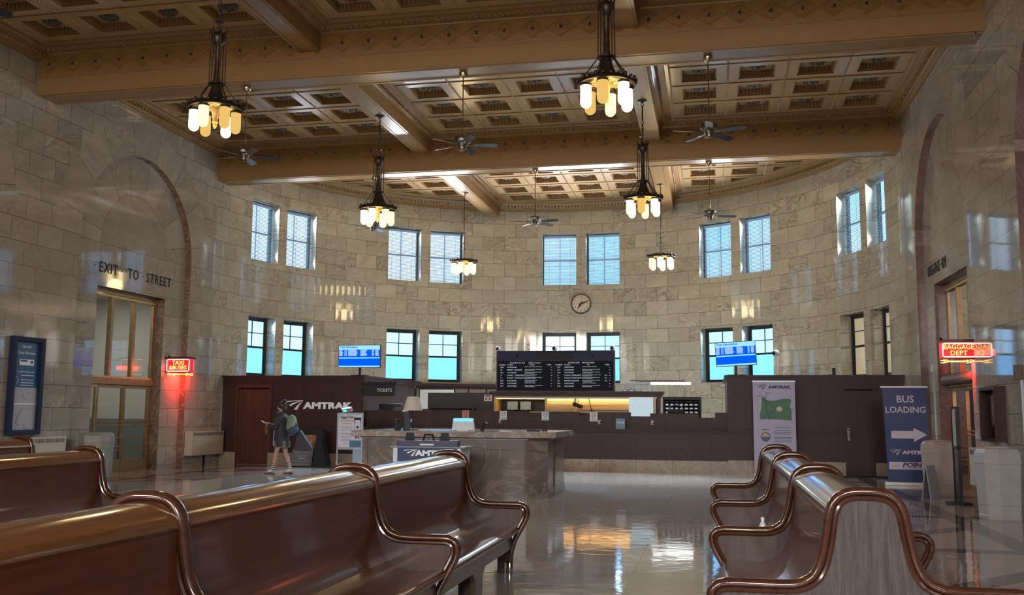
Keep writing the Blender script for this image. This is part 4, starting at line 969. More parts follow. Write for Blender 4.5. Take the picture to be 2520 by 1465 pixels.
MB().lathe([(.185, .36), (.11, .62)], 32, cap=False).lathe([(.11, .62), (.02, .622)], 32, cap=False).build('lamp_shade', plain('shade_cloth', (.60, .56, .52), .8), r, smooth=60)
r = empty('payment_terminal', (-5.62, 17.0, ZD)); tag(r, 'tall thin black device seen edge-on at the left end of the marble desk', 'terminal')
MB().box(-.09, -.03, -.12, .12, 0, .20, .01).build('keypad', M['black'], r)
MB().at((.10, 0, .18), (0, -.12, 0)).box(-.022, .022, -.16, .16, -.18, .16, .008).build('screen', M['black'], r); MB().at((.10, 0, .18), (0, -.12, 0)).box(-.024, .024, -.1, .1, .162, .185).build('camera_bar', M['white'], r)
MB().box(.05, .20, -.08, .08, 0, .012).build('foot', M['black'], r)
r = empty('desk_monitor', (-4.46, 17.1, ZD)); tag(r, 'white monitor with a glowing cyan top edge, near the middle of the marble desk', 'monitor')
MB().prism([(-.21, .01), (.21, .01), (.185, .20), (-.185, .20)], -.04, .04, 'y').build('shell', plain('monitor_white', (.62, .68, .74), .4), r)
MB().box(-.185, .185, -.045, .04, .165, .225, .02).build('light_bar', glow('cyan_bar', (.20, .72, .95), 1.0), r, smooth=50); text('ACER', .035, M['grey'], r, (0, -.048, .135), depth=.001, sx=2.2, name='maker_mark') if False else None
MB().box(-.1, .1, -.08, .1, 0, .012).build('foot', M['white'], r)
r = empty('barcode_scanner', (-4.09, 17.1, ZD)); tag(r, 'black curved barcode scanner on its stand, right of the white monitor', 'scanner')
MB().tube([(-.02, 0, .0), (-.015, 0, .07), (.01, 0, .12), (.05, 0, .145)], [.035, .03, .03, .035], 10).build('body', M['black'], r, smooth=60); MB().ball((.065, 0, .135), .018, 8).build('window', M['chrome'], r)
r = empty('desk_papers', (-3.62, 16.9, ZD)); tag(r, 'small white paper slip near the front edge of the marble desk', 'paper'); MB().box(-.09, .10, -.04, .04, 0, .008).build('sheet', M['white'], r)
r = empty('stapler', (-3.10, 17.3, ZD)); tag(r, 'low black office tool lying at the right end of the marble desk', 'office tool')
MB().box(-.22, .02, -.04, .04, 0, .03, .01).box(.06, .16, -.03, .03, 0, .03, .008).build('body', M['black'], r)
# ================================================================ luggage sizer kiosk in front of the desk
kx = empty('luggage_sizer', (-4.50, 15.1, 0)); tag(kx, 'white kiosk with navy lettered panel and black handles, before the marble desk', 'kiosk')
MB().box(-.62, .52, 0, .60, 0, .92, .01).build('cabinet', plain('kiosk_white', (.62, .72, .86), .35), kx)
MB().box(-.54, .46, -.012, 0, .70, .96).build('navy_panel', M['navy'], kx); MB().box(-.66, .60, -.03, .64, .92, .94).build('top_tray', plain('tray', (.25, .30, .32), .2), kx)
MB().box(-.55, .47, -.01, .16, .94, 1.04, .01).build('sizer_bin', plain('bin_navy', (.03, .03, .09), .4), kx)
MB().box(-.16, .07, -.02, -.01, .96, .985).build('price_rail', M['white'], kx)
word_logo(kx, -.03, .83, .115, -.018, wh, .80)
for x in (-.36, .23):
    MB().prism([(x - .08, 1.03), (x + .08, 1.03), (x + .055, 1.16), (x - .055, 1.16)], .06, .12, 'y').build('case_handle', M['black'], kx)
MB().tube([(-.14, .09, 1.02), (-.11, .09, 1.13), (.02, .09, 1.13), (.05, .09, 1.02)], .018, 8).build('case_handle', M['black'], kx)
# ================================================================ policy sign stand, pay device, food board
r = empty('policy_sign_stand', (-8.95, 23.0, 0)); tag(r, 'grey metal stand holding a white Baggage Policy poster, right of the food board', 'sign stand')
b = MB(); b.box(-.345, -.315, 0, .04, 0, 1.46).box(.315, .345, 0, .04, 0, 1.46).box(-.315, .315, 0, .04, 1.42, 1.46).box(-.315, .315, 0, .04, .54, .60).box(-.345, -.29, 0, .3, 0, .02).box(.29, .345, 0, .3, 0, .02); b.build('frame', M['grey'], r)
MB().box(-.315, .315, .012, .03, .60, 1.42).build('poster', plain('poster_white', (.62, .60, .70), .5), r)
text('Baggage Policy', .085, M['black'], r, (-.08, .008, 1.35), depth=.0006, sx=.72, bold=.001, name='heading')
b = MB(); rr = random.Random(3)
for i, (z, w_) in enumerate(((1.10, .34), (1.07, .24), (1.02, .34), (.94, .34), (.91, .2), (.86, .36), (.83, .22), (.79, .3), (.75, .3), (.69, .14))): b.box(-.08 - w_ / 2, -.08 + w_ / 2, .008, .012, z, z + .013)
b.build('text_lines', M['grey'], r); b = MB()
for z, w_ in ((1.25, .34), (1.18, .28)): b.box(-.08 - w_ / 2, -.08 + w_ / 2, .008, .012, z, z + .025)
b.build('tan_lines', plain('tan_ink', (.5, .38, .26), .6), r)
b = MB(); b.box(.11, .29, .006, .012, 1.28, 1.34).box(.11, .13, .006, .012, 1.22, 1.3).box(.27, .29, .006, .012, 1.22, 1.3).box(.125, .13, .006, .012, .7, 1.22).box(.27, .275, .006, .012, .7, 1.22); b.ball((.2, .01, 1.10), .03, 8, (1, .1, 1.2)); b.box(.15, .185, .006, .012, .82, .96).box(.21, .24, .006, .012, .82, .92)
b.build('suitcase_drawing', M['navy_frame'], r); MB().box(.0, .30, .0, .010, .605, .77, .02).build('blue_bag_drawing', plain('bag_blue', (.04, .15, .25), .5), r)
MB().box(.08, .31, .03, .22, 0, .54).build('leaflet_box', plain('leaflet_box', (.28, .36, .48), .4), r)
r = empty('pay_device', (-9.05, 23.04, 1.462)); tag(r, 'small grey electronic device with a lit screen on top of the policy sign', 'device')
MB().at((0, 0, .07), (.5, -.15, 0)).box(-.13, .13, -.05, .05, -.055, .055, .02).build('body', plain('device_grey', (.25, .23, .21), .4), r); MB().at((0, 0, .07), (.5, -.15, 0)).box(-.09, .0, -.056, -.05, -.02, .04).build('screen', glow('device_screen', (.1, .7, 1), 1.2), r); MB().box(-.03, .03, -.02, .02, -.002, .05).build('mount', M['black'], r)
r = empty('food_board', (-10.72, 24.35, 0)); tag(r, 'black leaning floor board with food photos and a grey sign, behind the walking person', 'board')
b = MB(); b.prism([(-.52, 0), (.20, 0), (.36, 1.0), (-.30, 1.0)], .22, .26, 'y').prism([(.0, 0), (.62, 0), (.42, 1.02), (.1, 1.02)], .27, .30, 'y').prism([(.2, 0), (.62, 0), (.40, 1.0), (.32, 1.0)], .0, .27, 'y'); b.build('frame', M['black'], r)
rr = random.Random(5)
fc = [(.42, .18, .08), (.30, .12, .07), (.45, .30, .18), (.18, .10, .07), (.5, .36, .16), (.25, .22, .1)]
for i in range(8):
    cx, cz = -.22 + .13 * (i % 4), .60 + .17 * (i // 4)
    b = MB(); b.box(cx - .06, cx + .065, .20, .22, cz - .08, cz + .085)
    for k in range(4): b.ball((cx + rr.uniform(-.03, .03), .20, cz + rr.uniform(-.05, .05)), rr.uniform(.02, .035), 6, (1, .3, 1))
    b.build('food_photo', plain('food_%d' % i, fc[i % 6], .6, var=.5), r)
b = MB(); b.prism([(-.55, .02), (.12, .02), (.17, .47), (-.42, .47)], .14, .17, 'y'); b.build('grey_sign', plain('sign_grey', (.13, .13, .15), .4), r)
for s__, z in (('Food To Go', .40), ('or Dine In', .30)): text(s__, .085, M['grey'], r, (-.16, .137, z), depth=.0006)
MB().box(-.26, -.06, .136, .14, .225, .24).box(-.42, .08, .136, .14, .15, .155).box(-.42, .08, .136, .14, .07, .075).build('rule', M['off'], r)
# ================================================================ screens on the booths
def tv(x, y, w_, h_, z, label, roll=0, yaw=0, pitch=0):
    r = empty('information_screen', (x, y, 2.482)); tag(r, label, 'screen', 'train information screens on the booths')
    b = MB().box(-.03, .03, 0, .04, 0, z - h_ / 2 + .05).box(-.22, .22, -.1, .2, 0, .02); b.build('stand', M['black'], r)
    p = MB().box(-w_ / 2, w_ / 2, -.03, .03, -h_ / 2, h_ / 2).build('panel', M['black'], r); p.location = (0, -.03, z); p.rotation_euler = (pitch, roll, yaw)
    def q(nm, x0, x1, z0, z1, m_, y_=-.032): MB().box(x0, x1, y_, y_ + .002, z0, z1).build(nm, m_, p)
    W2, H2 = w_ / 2 - .012, h_ / 2 - .012
    q('display', -W2, W2, -H2, H2, SCR['deep']); q('title_bar', -W2, W2, H2 - .115, H2, SCR['light'], -.034); q('divider_bar', -W2, W2, -.06, -.03, SCR['light'], -.034); q('footer_bar', -W2, W2, -H2, -H2 + .04, SCR['light'], -.034)
    text('Train Information', .075, SCR['ink'], p, (-W2 + .02, -.036, H2 - .045), depth=.0005, align='LEFT', bold=.002)
    b = MB(); rr = random.Random(int(x * 10))
    for i in range(8):
        zz = H2 - .135 - i * .0225
        for c0, c1 in ((0, .10), (.13, .155), (.165, .19), (.22, .48), (.52, .70), (.80, .86), (.88, .98)):
            b.box(-W2 + .01 + c0 * 2 * W2, -W2 + .01 + (c0 + (c1 - c0) * rr.uniform(.75, 1)) * 2 * W2 * .99, -.0355, -.0345, zz, zz + .011)
    b.build('timetable_rows', SCR['white'], p)
SCR = {'deep': glow('scr_deep', (.0, .10, .92), 1), 'light': glow('scr_light', (.30, .68, 1.0), 1), 'ink': glow('scr_ink', (.02, .08, .45), 1), 'white': glow('scr_white', (.55, .80, 1.0), 1)}
tv(-9.62, 25.35, 1.23, .63, .54, 'blue train information screen on the top of the left booth', 0, 0)
tv(.60, 25.35, 1.02, .62, .555, 'blue train information screen tilted on the top of the right booth', .06, -.0)
for o in bpy.data.objects: 
    if o.name.startswith('panel') and o.parent and o.parent.name == 'information_screen.001': o.rotation_euler = (.0, -.055, -.10)
r = empty('wall_camera', (1.61, 25.5, 2.482)); tag(r, 'white camera on a pole on the right booth, beside the screen', 'camera')
MB().cyl((0, 0, 0), .02, 0, .52, 10).build('pole', M['off'], r); MB().ball((0, 0, .58), .085, 14).build('housing', M['off'], r, smooth=60); MB().ball((-.05, -.04, .58), .055, 12).build('dark_lens', M['black'], r, smooth=60)
r = empty('antenna_box', (3.02, 25.5, 2.482)); tag(r, 'small black antenna box on top of the right booth near its door', 'box')
MB().box(-.04, .04, 0, .06, 0, .2, .01).box(-.14, -.02, 0, .04, .0, .03).build('body', M['black'], r)
# ================================================================ banners
r = empty('route_map_banner', (1.47, 24.45, 0)); tag(r, 'tall pale lilac banner with a green state route map, standing before the right booth', 'banner')
lil = plain('banner_lilac', (.42, .40, .55), .6)
MB().box(-.50, .50, 0, .012, .05, 2.30).build('sheet', lil, r); MB().box(-.51, .51, -.01, .03, 2.29, 2.32).build('top_rail', M['grey'], r); MB().box(-.52, .52, -.08, .10, 0, .06, .02).build('base', M['grey'], r)
nv = plain('ink_navy', (.03, .05, .12), .6); word_logo(r, .0, 2.16, .09, -.004, nv, .82)
st = [(-.29, 1.92), (-.20, 1.90), (-.20, 1.85), (-.10, 1.83), (.0, 1.83), (.10, 1.85), (.20, 1.88), (.37, 1.88), (.41, 1.83), (.38, 1.75), (.37, 1.68), (.40, 1.62), (.41, 1.35), (.1, 1.37), (-.33, 1.39), (-.35, 1.48), (-.31, 1.62), (-.30, 1.78)]
MB().prism(st, -.003, 0, 'y').build('state_map', plain('map_green', (.075, .17, .105), .6), r)
b = MB()
for q in ([(-.29, 1.93), (-.21, 1.84), (.02, 1.65), (.28, 1.66), (.46, 1.61)], [(-.17, 2.02), (-.20, 1.84), (-.19, 1.62), (-.15, 1.48), (-.12, 1.42), (-.12, 1.34)], [(-.34, 1.42), (-.24, 1.44), (.05, 1.42)], [(-.12, 1.50), (0, 1.58)], [(-.40, 1.94), (-.29, 1.95)], [(-.20, 2.02), (-.08, 2.02)], [(-.38, 1.38), (-.22, 1.38)], [(.38, 1.60), (.43, 1.52)], [(-.26, 1.82), (-.12, 1.82)], [(-.24, 1.72), (-.15, 1.72)], [(-.25, 1.64), (-.15, 1.64)], [(-.2, 1.51), (-.1, 1.51)]):
    b.tube([(x, -.006, z) for x, z in q], .006, 4)
b.build('route_line', nv, r)
MB().prism([(.12 + (.085 if k % 2 else .055) * math.cos(k * PI / 12), 1.63 + (.085 if k % 2 else .055) * math.sin(k * PI / 12) * .8) for k in range(24)], -.012, -.009, 'y').build('starburst', M['off'], r)
text('Oregon Breeze', .05, nv, r, (-.22, -.004, 1.13), depth=.0006, sx=.62, shear=.2, bold=.001); text('Connecting Bend to Chemult', .04, nv, r, (.19, -.004, 1.18), depth=.0006, sx=.8)
b = MB()
for z in (1.10, 1.06, 1.02, .94, .91, .87, .83): b.box(-.02, .39, -.003, -.001, z, z + .010)
b.build('text_lines', nv, r)
MB().at((-.22, -.003, .95), (PI / 2, 0, 0)).lathe([(0, 0), (.115, 0), (.115, .003), (0, .003)], 28).at().build('round_badge', plain('badge_navy', (.03, .09, .17), .5), r)
MB().prism([(-.22 + .09 * math.cos(PI * k / 10), .95 + .09 * math.sin(PI * k / 10)) for k in range(11)], -.008, -.006, 'y').build('badge_sun', plain('badge_orange', (.6, .33, .12), .5), r)
r = empty('bus_loading_banner', (4.08, 22.2, 0)); tag(r, 'navy roll-up banner reading BUS LOADING with a white arrow pointing right', 'banner')
r.rotation_euler = (0, 0, -.0)
b = MB(); b.add([(-.46, 0, 2.10), (.46, 0, 2.10), (.44, 0, .05), (-.40, 0, .05), (-.46, .012, 2.10), (.46, .012, 2.10), (.44, .012, .05), (-.40, .012, .05)], [[0, 1, 2, 3], [7, 6, 5, 4], [0, 3, 7, 4], [1, 5, 6, 2]]); b.build('sheet', plain('banner_navy', (.018, .040, .135), .5), r)
MB().box(-.50, .47, -.015, .025, 2.09, 2.125).build('top_rail', M['white'], r); MB().box(-.46, .45, -.08, .12, 0, .07, .02).build('base', M['white'], r)
lw = plain('banner_letter', (.60, .54, .66), .6)
for s__, z, sz in (('BUS', 1.84, .215), ('LOADING', 1.61, .19)): text(s__, sz, lw, r, (0, -.004, z), depth=.001, sx=.98, bold=.003)
MB().prism([(-.31, 1.16), (.15, 1.16), (.15, 1.23), (.42, 1.085), (.15, .93), (.15, 1.0), (-.31, 1.0)], -.004, -.001, 'y').build('arrow', lw, r)
word_logo(r, .06, .70, .10, -.004, lw, .82)
MB().box(-.375, .42, -.003, -.001, .34, .50).build('white_band', lw, r); text('POINT', .13, nv, r, (.13, -.005, .43), depth=.001, sx=1.25, shear=.25, bold=.005); MB().tube([(-.33, -.006, .39), (-.25, -.006, .41), (-.15, -.006, .425)], .004, 4).box(-.08, .35, -.006, -.004, .362, .368).build('band_mark', nv, r)
# ================================================================ right side: frame stand, leaflet easel, bins, radiators
r = empty('poster_stand', (4.08, 17.85, 0)); tag(r, 'thin black poster stand seen almost edge-on in front of the right litter bin', 'sign stand'); r.rotation_euler = (0, 0, -.10)
MB().box(-.20, .20, -.14, .14, 0, .035, .01).build('base', M['black'], r)
b = MB(); b.box(-.025, .025, -.34, -.31, .03, 1.40).box(-.025, .025, .31, .34, .03, 1.40).box(-.03, .03, -.30, .30, 1.62, 1.65).box(-.03, .03, -.32, -.28, .95, 1.65).box(-.03, .03, .28, .32, .95, 1.65).box(-.025, .025, -.34, .34, .93, .98).box(-.02, .02, -.14, .14, .03, .06); 
b.box(-.03, .03, -.34, .34, .0, .03); b.build('frame', M['black'], r); MB().box(-.012, .012, -.30, .30, .97, 1.63).build('poster', M['stonegrey'], r); MB().box(-.012, .012, -.31, .31, .06, .93).build('clear_panel', M['pane'], r)
r = empty('leaflet_easel', (3.92, 18.9, 0)); tag(r, 'small grey folding leaflet board on the floor beside the right litter bin', 'board'); r.rotation_euler = (0, 0, .9)
MB().at((0, 0, 0), (-.12, 0, 0)).box(-.16, .16, -.012, .012, 0, .60, .004).build('front_panel', plain('easel_grey', (.26, .28, .33), .3), r); MB().at((0, .16, 0), (.12, 0, 0)).box(-.16, .16, -.012, .012, 0, .58, .004).build('back_panel', M['grey'], r)
def bin_(name, x, y, w_, h_, mat, label, opening, rz=0):
    r = empty(name, (x, y, 0)); r.rotation_euler = (0, 0, rz); tag(r, label, 'bin')
    o_ = lambda s, c: [(a * s, b_ * s) for a, b_ in ((w_ / 2 - c, -w_ / 2), (w_ / 2, -w_ / 2 + c), (w_ / 2, w_ / 2 - c), (w_ / 2 - c, w_ / 2), (-w_ / 2 + c, w_ / 2), (-w_ / 2, w_ / 2 - c), (-w_ / 2, -w_ / 2 + c), (-w_ / 2 + c, -w_ / 2))]
    def loft(levels, nm, m_):
        b = MB(); vs = []
        for z, s in levels: vs += [(p[0], p[1], z) for p in o_(s, w_ * .24)]
        fs = [[i * 8 + k, i * 8 + (k + 1) % 8, i * 8 + 8 + (k + 1) % 8, i * 8 + 8 + k] for i in range(len(levels) - 1) for k in range(8)] + [list(range(8))[::-1], [len(vs) - 8 + k for k in range(8)]]
        b.add(vs, fs); return b.build(nm, m_, r)
    loft([(0, .90), (.05, .93), (.06, .90), (.20, .93), (.21, .95), (.215, .93), (h_ * .78, 1.0)], 'body', mat)
    loft([(h_ * .78, 1.03), (h_ * .80, 1.03), (h_ * .93, 1.0), (h_ * .985, .88), (h_, .74)], 'hood', mat)
    if opening: MB().lathe([(.0, 0), (w_ * .26, 0), (w_ * .26, .006), (0, .006)], 20, (0, 0, h_ + .001)).build('opening', M['black'], r); MB().lathe([(w_ * .26, 0), (w_ * .26, .014), (w_ * .31, .014), (w_ * .31, 0)], 20, (0, 0, h_), cap=False).build('opening_rim', mat, r)
    return r
bin_('litter_bin', 4.22, 19.75, .62, 1.02, plain('bin_beige', (.32, .26, .23), .5, var=.08), 'beige octagonal litter bin under the red baggage sign, right of the navy banner', True)
bin_('litter_bin', 4.14, 15.55, .60, 1.03, plain('bin_pale', (.36, .345, .35), .5, var=.06), 'pale grey litter bin cut by the right edge, beside the wall heater', True, .2)
rb = bin_('recycling_bin', -13.27, 19.0, .66, 1.0, plain('bin_green_grey', (.24, .23, .21), .5, var=.06), 'grey recycling bin with green arrows symbol beside the left glass door', False, .35)
b = MB()
for k in range(3):
    a = 2 * PI * k / 3 + PI / 2
    for j in range(3):
        t0, t1 = a + .25 + j * .42, a + .25 + (j + 1) * .42
        b.add([(.07 * math.cos(t0), 0, .07 * math.sin(t0)), (.115 * math.cos(t0), 0, .115 * math.sin(t0)), (.115 * math.cos(t1), 0, .115 * math.sin(t1)), (.07 * math.cos(t1), 0, .07 * math.sin(t1))], [[0, 1, 2, 3]])
    t1 = a + .25 + 3 * .42; b.add([(.055 * math.cos(t1), 0, .055 * math.sin(t1)), (.13 * math.cos(t1), 0, .13 * math.sin(t1)), (.095 * math.cos(t1 + .4), 0, .095 * math.sin(t1 + .4))], [[0, 1, 2]])
o = b.build('recycling_symbol', plain('sym_green', (.09, .28, .15), .5), rb); o.rotation_euler = (0, 0, PI / 4); o.location = (.250, -.250, .60)
def heater(x, y0, y1, z0, z1, s, label, stand=True):
    r = empty('wall_heater', (x, (y0 + y1) / 2, 0)); tag(r, label, 'heater', 'beige wall heaters'); L = (y1 - y0) / 2; d = .22
    a, b_ = sorted((0, s * d)); MB().box(a, b_, -L, L, z0, z1, .012).build('casing', M['beige'], r)
    g = MB(); n = int(2 * L / .05)
    for k in range(n): y = -L + .06 + k * (2 * L - .1) / n; g.box(min(s * d, s * (d + .004)), max(s * d, s * (d + .004)), y, y + .022, z1 - .12, z1 - .04)
    g.build('grille', plain('grille_dark', (.10, .08, .06), .5), r)
    MB().box(min(s * .08, s * .12), max(s * .08, s * .12), -.03, .03, 0, z0).build('pipe', M['black'], r)
heater(XL + .01, 23.32, 25.0, .30, .94, 1, 'beige wall heater right of the red TAXI sign, beside the left booth')
heater(XL + .01, 17.2, 18.24, .30, .93, 1, 'beige wall heater under the blue transit poster, left of the recycling bin')
heater(XR - .01, 16.1, 18.4, .30, .95, -1, 'beige wall heater on the right wall between the two litter bins')
# framed case on the right wall
r = empty('display_case', (XR, 17.35, 1.08)); tag(r, 'dark wooden display case with a framed picture on the right wall', 'display case')
b = MB(); b.box(-.17, 0, -.46, -.40, 0, .90).box(-.17, 0, .40, .46, 0, .90).box(-.17, 0, -.40, .40, .84, .90).box(-.17, 0, -.40, .40, 0, .06).box(-.02, -.001, -.4, .4, .06, .84); b.build('case', M['wood_booth'], r)
MB().box(-.03, -.02, -.30, .30, .25, .76).build('picture', plain('picture_dark', (.15, .11, .11), .4, var=.5), r); MB().box(-.04, -.03, -.26, -.10, .08, .25).build('white_card', plain('card', (.5, .6, .7), .5), r)
r = empty('wall_conduit', (XR + RD, 22.75, 0)); tag(r, 'thin pale conduit with a small box on the marble beside the right arch', 'conduit')
MB().box(-.02, 0, -.01, .01, 0, 2.45).build('conduit', M['off'], r); MB().box(-.05, 0, -.05, .05, 2.45, 2.62, .006).build('box', M['off'], r)
r = empty('wall_conduit', (XR, 16.0, 0)); tag(r, 'dark junction box with thin conduit at the far right edge of the wall', 'conduit')
MB().box(-.02, 0, -.01, .01, 0, 2.05).build('conduit', M['grey'], r); MB().box(-.10, 0, -.06, .06, 2.05, 2.28, .006).build('box', M['bronze'], r)
# ================================================================ transit poster case on the left wall
r = empty('transit_poster_case', (XL, 17.10, .98)); tag(r, 'tall navy framed transit information poster on the left marble wall', 'poster case')
b = MB(); fw = .09
b.box(0, .12, -.46, -.46 + fw, 0, 1.97, .01).box(0, .12, .46 - fw, .46, 0, 1.97, .01).box(0, .12, -.37, .37, 1.88, 1.97, .01).box(0, .12, -.37, .37, 0, .10, .01).box(.002, .03, -.38, .38, .05, 1.9); b.build('frame', M['navy_frame'], r)
MB().box(.03, .04, -.37, .37, .95, 1.88).build('blue_panel', plain('poster_blue', (.02, .095, .22), .35), r); MB().box(.03, .04, -.37, .37, .10, .95).build('map_panel', plain('poster_map', (.42, .42, .45), .35), r)
MB().box(.041, .045, -.37, .37, .605, .635).build('white_rule', M['white'], r)
RT = (PI / 2, 0, PI / 2)
for s__, sz, z, sx_ in (('TRI MET', .075, 1.77, 1.1), ('Transit Information', .09, 1.65, .72), ('Your guide to getting around', .05, 1.27, .85)): text(s__, sz, wh, r, (.0425, 0, z), RT, .0005, sx=sx_)
b = MB(); b.at((.045, 0, 1.46), (0, 0, 0)).box(0, .004, -.2, .22, -.06, .06, .0); b.at(); b.build('tram_drawing', wh, r); b = MB(); b.box(.05, .052, -.17, .02, 1.47, 1.505).box(.05, .052, .12, .19, 1.44, 1.50); b.build('tram_window', M['navy'], r)
b = MB()
for z in (1.19, 1.10, 1.04, .99): b.box(.041, .043, -.12, .25, z, z + .012)
b.tube([(.043, -.34, 1.16), (.043, -.22, 1.16), (.043, -.20, 1.10), (.043, -.24, 1.02)], .006, 4); b.build('text_lines', wh, r)
b = MB()
for q in ([(-.3, .78), (-.1, .80), (.05, .84), (.3, .84)], [(-.05, .8), (.03, .72)], [(.3, .52), (-.05, .52), (-.12, .42), (-.2, .25), (-.1, .18)], [(-.3, .42), (-.12, .38)], [(.05, .2), (.05, .12), (.2, .12)]): b.tube([(.043, y, z) for y, z in q], .007, 4)
b.build('map_lines', M['grey'], r)
# ================================================================ cut letters over the doors
def inscription(words, X, y0, z, height, fwd, rot, label):
    """words: (string, centre offset along the wall, width)"""
    r = empty('carved_inscription', (X, y0, z)); tag(r, label, 'inscription', 'inscriptions over the doors')
    for s__, c, w_ in words:
        t = text(s__, 1, M['black'], r, (0, c, 0), rot, .003, name='word' if len(s__) > 1 else 'dot', spacing=1.15)
        xs = [v_.co.x for v_ in t.data.vertices]; ys = [v_.co.y for v_ in t.data.vertices]; h_ = height if len(s__) > 1 else .035
        xm, ym = (max(xs) + min(xs)) / 2, (max(ys) + min(ys)) / 2
        for v_ in t.data.vertices: v_.co.x = (v_.co.x - xm) * w_ / (max(xs) - min(xs)); v_.co.y = (v_.co.y - ym) * h_ / (max(ys) - min(ys))
DOT = '.'
inscription([(DOT, -1.62, .03), ('EXIT', -1.10, .70), (DOT, -.58, .03), ('TO', -.12, .44), (DOT, .30, .03), ('STREET', 1.0, 1.12), (DOT, 1.66, .03)], XL - RD + .006, 21.03, 4.80, .245, 1, RT, 'dark letters reading EXIT TO STREET over the left glass door')
inscription([(DOT, 1.06, .03), ('BAGGAGE', .33, 1.15), (DOT, -.36, .03), ('RM', -.62, .34), (DOT, -.98, .03)], XR + RD - .006, 21.95, 4.70, .24, -1, (PI / 2, 0, -PI / 2), 'dark letters reading BAGGAGE RM over the right doorway')
# ================================================================ neon signs
NR = glow('neon_red', (1.0, .10, .02), 9); NB = glow('neon_white', (.60, .90, 1.0), 3.2); NY = glow('neon_letter', (1.0, .50, .10), 3.2)
redbox = plain('neon_backing', (.45, .01, .012), .4, emit=(1, .01, .02), es=.55)
def neon(x0, x1, y, z0, z1, lines, arrow, label, szs):
    cx = (x0 + x1) / 2; r = empty('neon_sign', (cx, y, z0)); tag(r, label, 'neon sign', 'neon direction signs'); w_, h_ = (x1 - x0) / 2, z1 - z0
    MB().box(-w_, w_, .0, .16, 0, h_).build('sign_box', redbox, r); b = MB(); b.box(-w_ - .03, w_ + .03, -.05, .21, h_, h_ + .035).box(-w_ + .03, w_ - .03, -.02, .18, h_ + .035, h_ + .05).ball((-w_ + .02, .08, h_ + .07), .03, 8); b.build('hood', M['bronze'], r)
    for y_, sg in ((-.03, 1), (.19, -1)):
        e = .025; c = [(-w_ + e, e), (w_ - e, e), (w_ - e, h_ - e), (-w_ + e, h_ - e)]
        pts_ = []
        for (px, pz), (qx, qz) in zip(c, c[1:] + c[:1]):
            for t in (.06, .94): pts_.append((px + (qx - px) * t, y_, pz + (qz - pz) * t))
        MB().tube(pts_, .009, 6, closed=True).build('white_tube', NB, r)
        for (s__, z, sz) in lines:
            t = text(s__, sz, NY, r, (0, y_, z), (PI / 2, 0, 0 if sg > 0 else PI), .006, bold=-.001, name='neon_letters')
            xs = [v_.co.x for v_ in t.data.vertices]; L = max(xs) - min(xs); mx_ = szs * w_ * 2
            if L > mx_: t.scale = (mx_ / L, 1, 1)
        a = arrow; b = MB(); zz = -.055
        b.tube([(-w_ * .62 * a, y_, zz), (w_ * .55 * a, y_, zz)], .008, 6); b.tube([(w_ * .85 * a, y_, zz), (w_ * .62 * a, y_, zz + .03), (w_ * .62 * a, y_, zz - .03)], .008, 6, closed=True)
        for k in (-1, 1): b.tube([(-w_ * .62 * a, y_, zz), (-w_ * .70 * a, y_, zz + .022 * k), (-w_ * .92 * a, y_, zz + .022 * k)], .008, 6)
        b.build('neon_arrow', NY, r)
    MB().box(-.3 * a, .3 * a, .06, .1, -.02, 0).build('arrow_bracket', M['bronze'], r) if a > 0 else MB().box(-.3, .3, .06, .1, -.02, 0).build('arrow_bracket', M['bronze'], r)
    area('neon_glow', (cx, y - .10, z0 + .1), (-.5 * -a, -1, -.5), x1 - x0, .12, 3, (1, .035, .02)); area('neon_glow', (cx, y + .28, z0 + .1), (a, .35, -.5), x1 - x0, .12, 40, (1, .035, .02), 120)
    pass
neon(XL - RD + .05, -13.14, 22.5, 2.47, 2.82, [('TAXI', .235, .15), ('&BUSES', .11, .15)], -1, 'red neon sign reading TAXI and BUSES with an arrow, by the left doorway', .84)
neon(4.19, XR + RD - .01, 19.15, 2.56, 2.86, [('BAGGAGE', .205, .13), ('DEPT', .09, .13)], 1, 'red neon sign reading BAGGAGE DEPT with an arrow, by the right doorway', .86)
# ================================================================ clock
r = empty('wall_clock', (XC + .01, YC + RA - .03, 5.35)); tag(r, 'round cream wall clock with dark numerals between the upper and lower middle windows', 'clock')
MB().at((0, 0, 0), (PI / 2, 0, 0)).lathe([(0, -.03), (.345, -.03), (.345, .02), (0, .02)], 48).at().build('dial', plain('dial', (.55, .48, .36), .5), r, smooth=30)
b = MB(); b.tube([(.345 * math.cos(2 * PI * k / 48), -.03, .345 * math.sin(2 * PI * k / 48)) for k in range(48)], .022, 8, closed=True); b.build('rim', M['bronze'], r, smooth=60)
b = MB(); b.tube([(.31 * math.cos(2 * PI * k / 40), -.022, .31 * math.sin(2 * PI * k / 40)) for k in range(40)], .003, 4, closed=True).tube([(.10 * math.cos(2 * PI * k / 30), -.022, .10 * math.sin(2 * PI * k / 30)) for k in range(30)], .003, 4, closed=True)
b.build('dial_ring', M['bronze'], r)
for k in range(1, 13):
    a = PI / 2 - k * PI / 6; text(str(k), .10, M['navy_frame'], r, (.245 * math.cos(a), -.024, .245 * math.sin(a)), depth=.002, sx=.8, name='numeral')
def hand(a, L, w_, y, nm):
    d = Vector((math.sin(a), 0, math.cos(a))); q = Vector((d.z, 0, -d.x)); b = MB()
    P_ = [(-.08, .018), (-.05, .02), (0, .028), (L * .45, .022), (L * .7, .014), (L * .78, .026), (L * .85, .014), (L, .002)]
    vs = [tuple(d * s + q * h_ * w_ + Vector((0, y, 0))) for s, h_ in P_] + [tuple(d * s - q * h_ * w_ + Vector((0, y, 0))) for s, h_ in P_]; n = len(P_)
    b.add(vs, [[i, i + 1, n + i + 1, n + i] for i in range(n - 1)]); b.build(nm, M['navy_frame'], r)
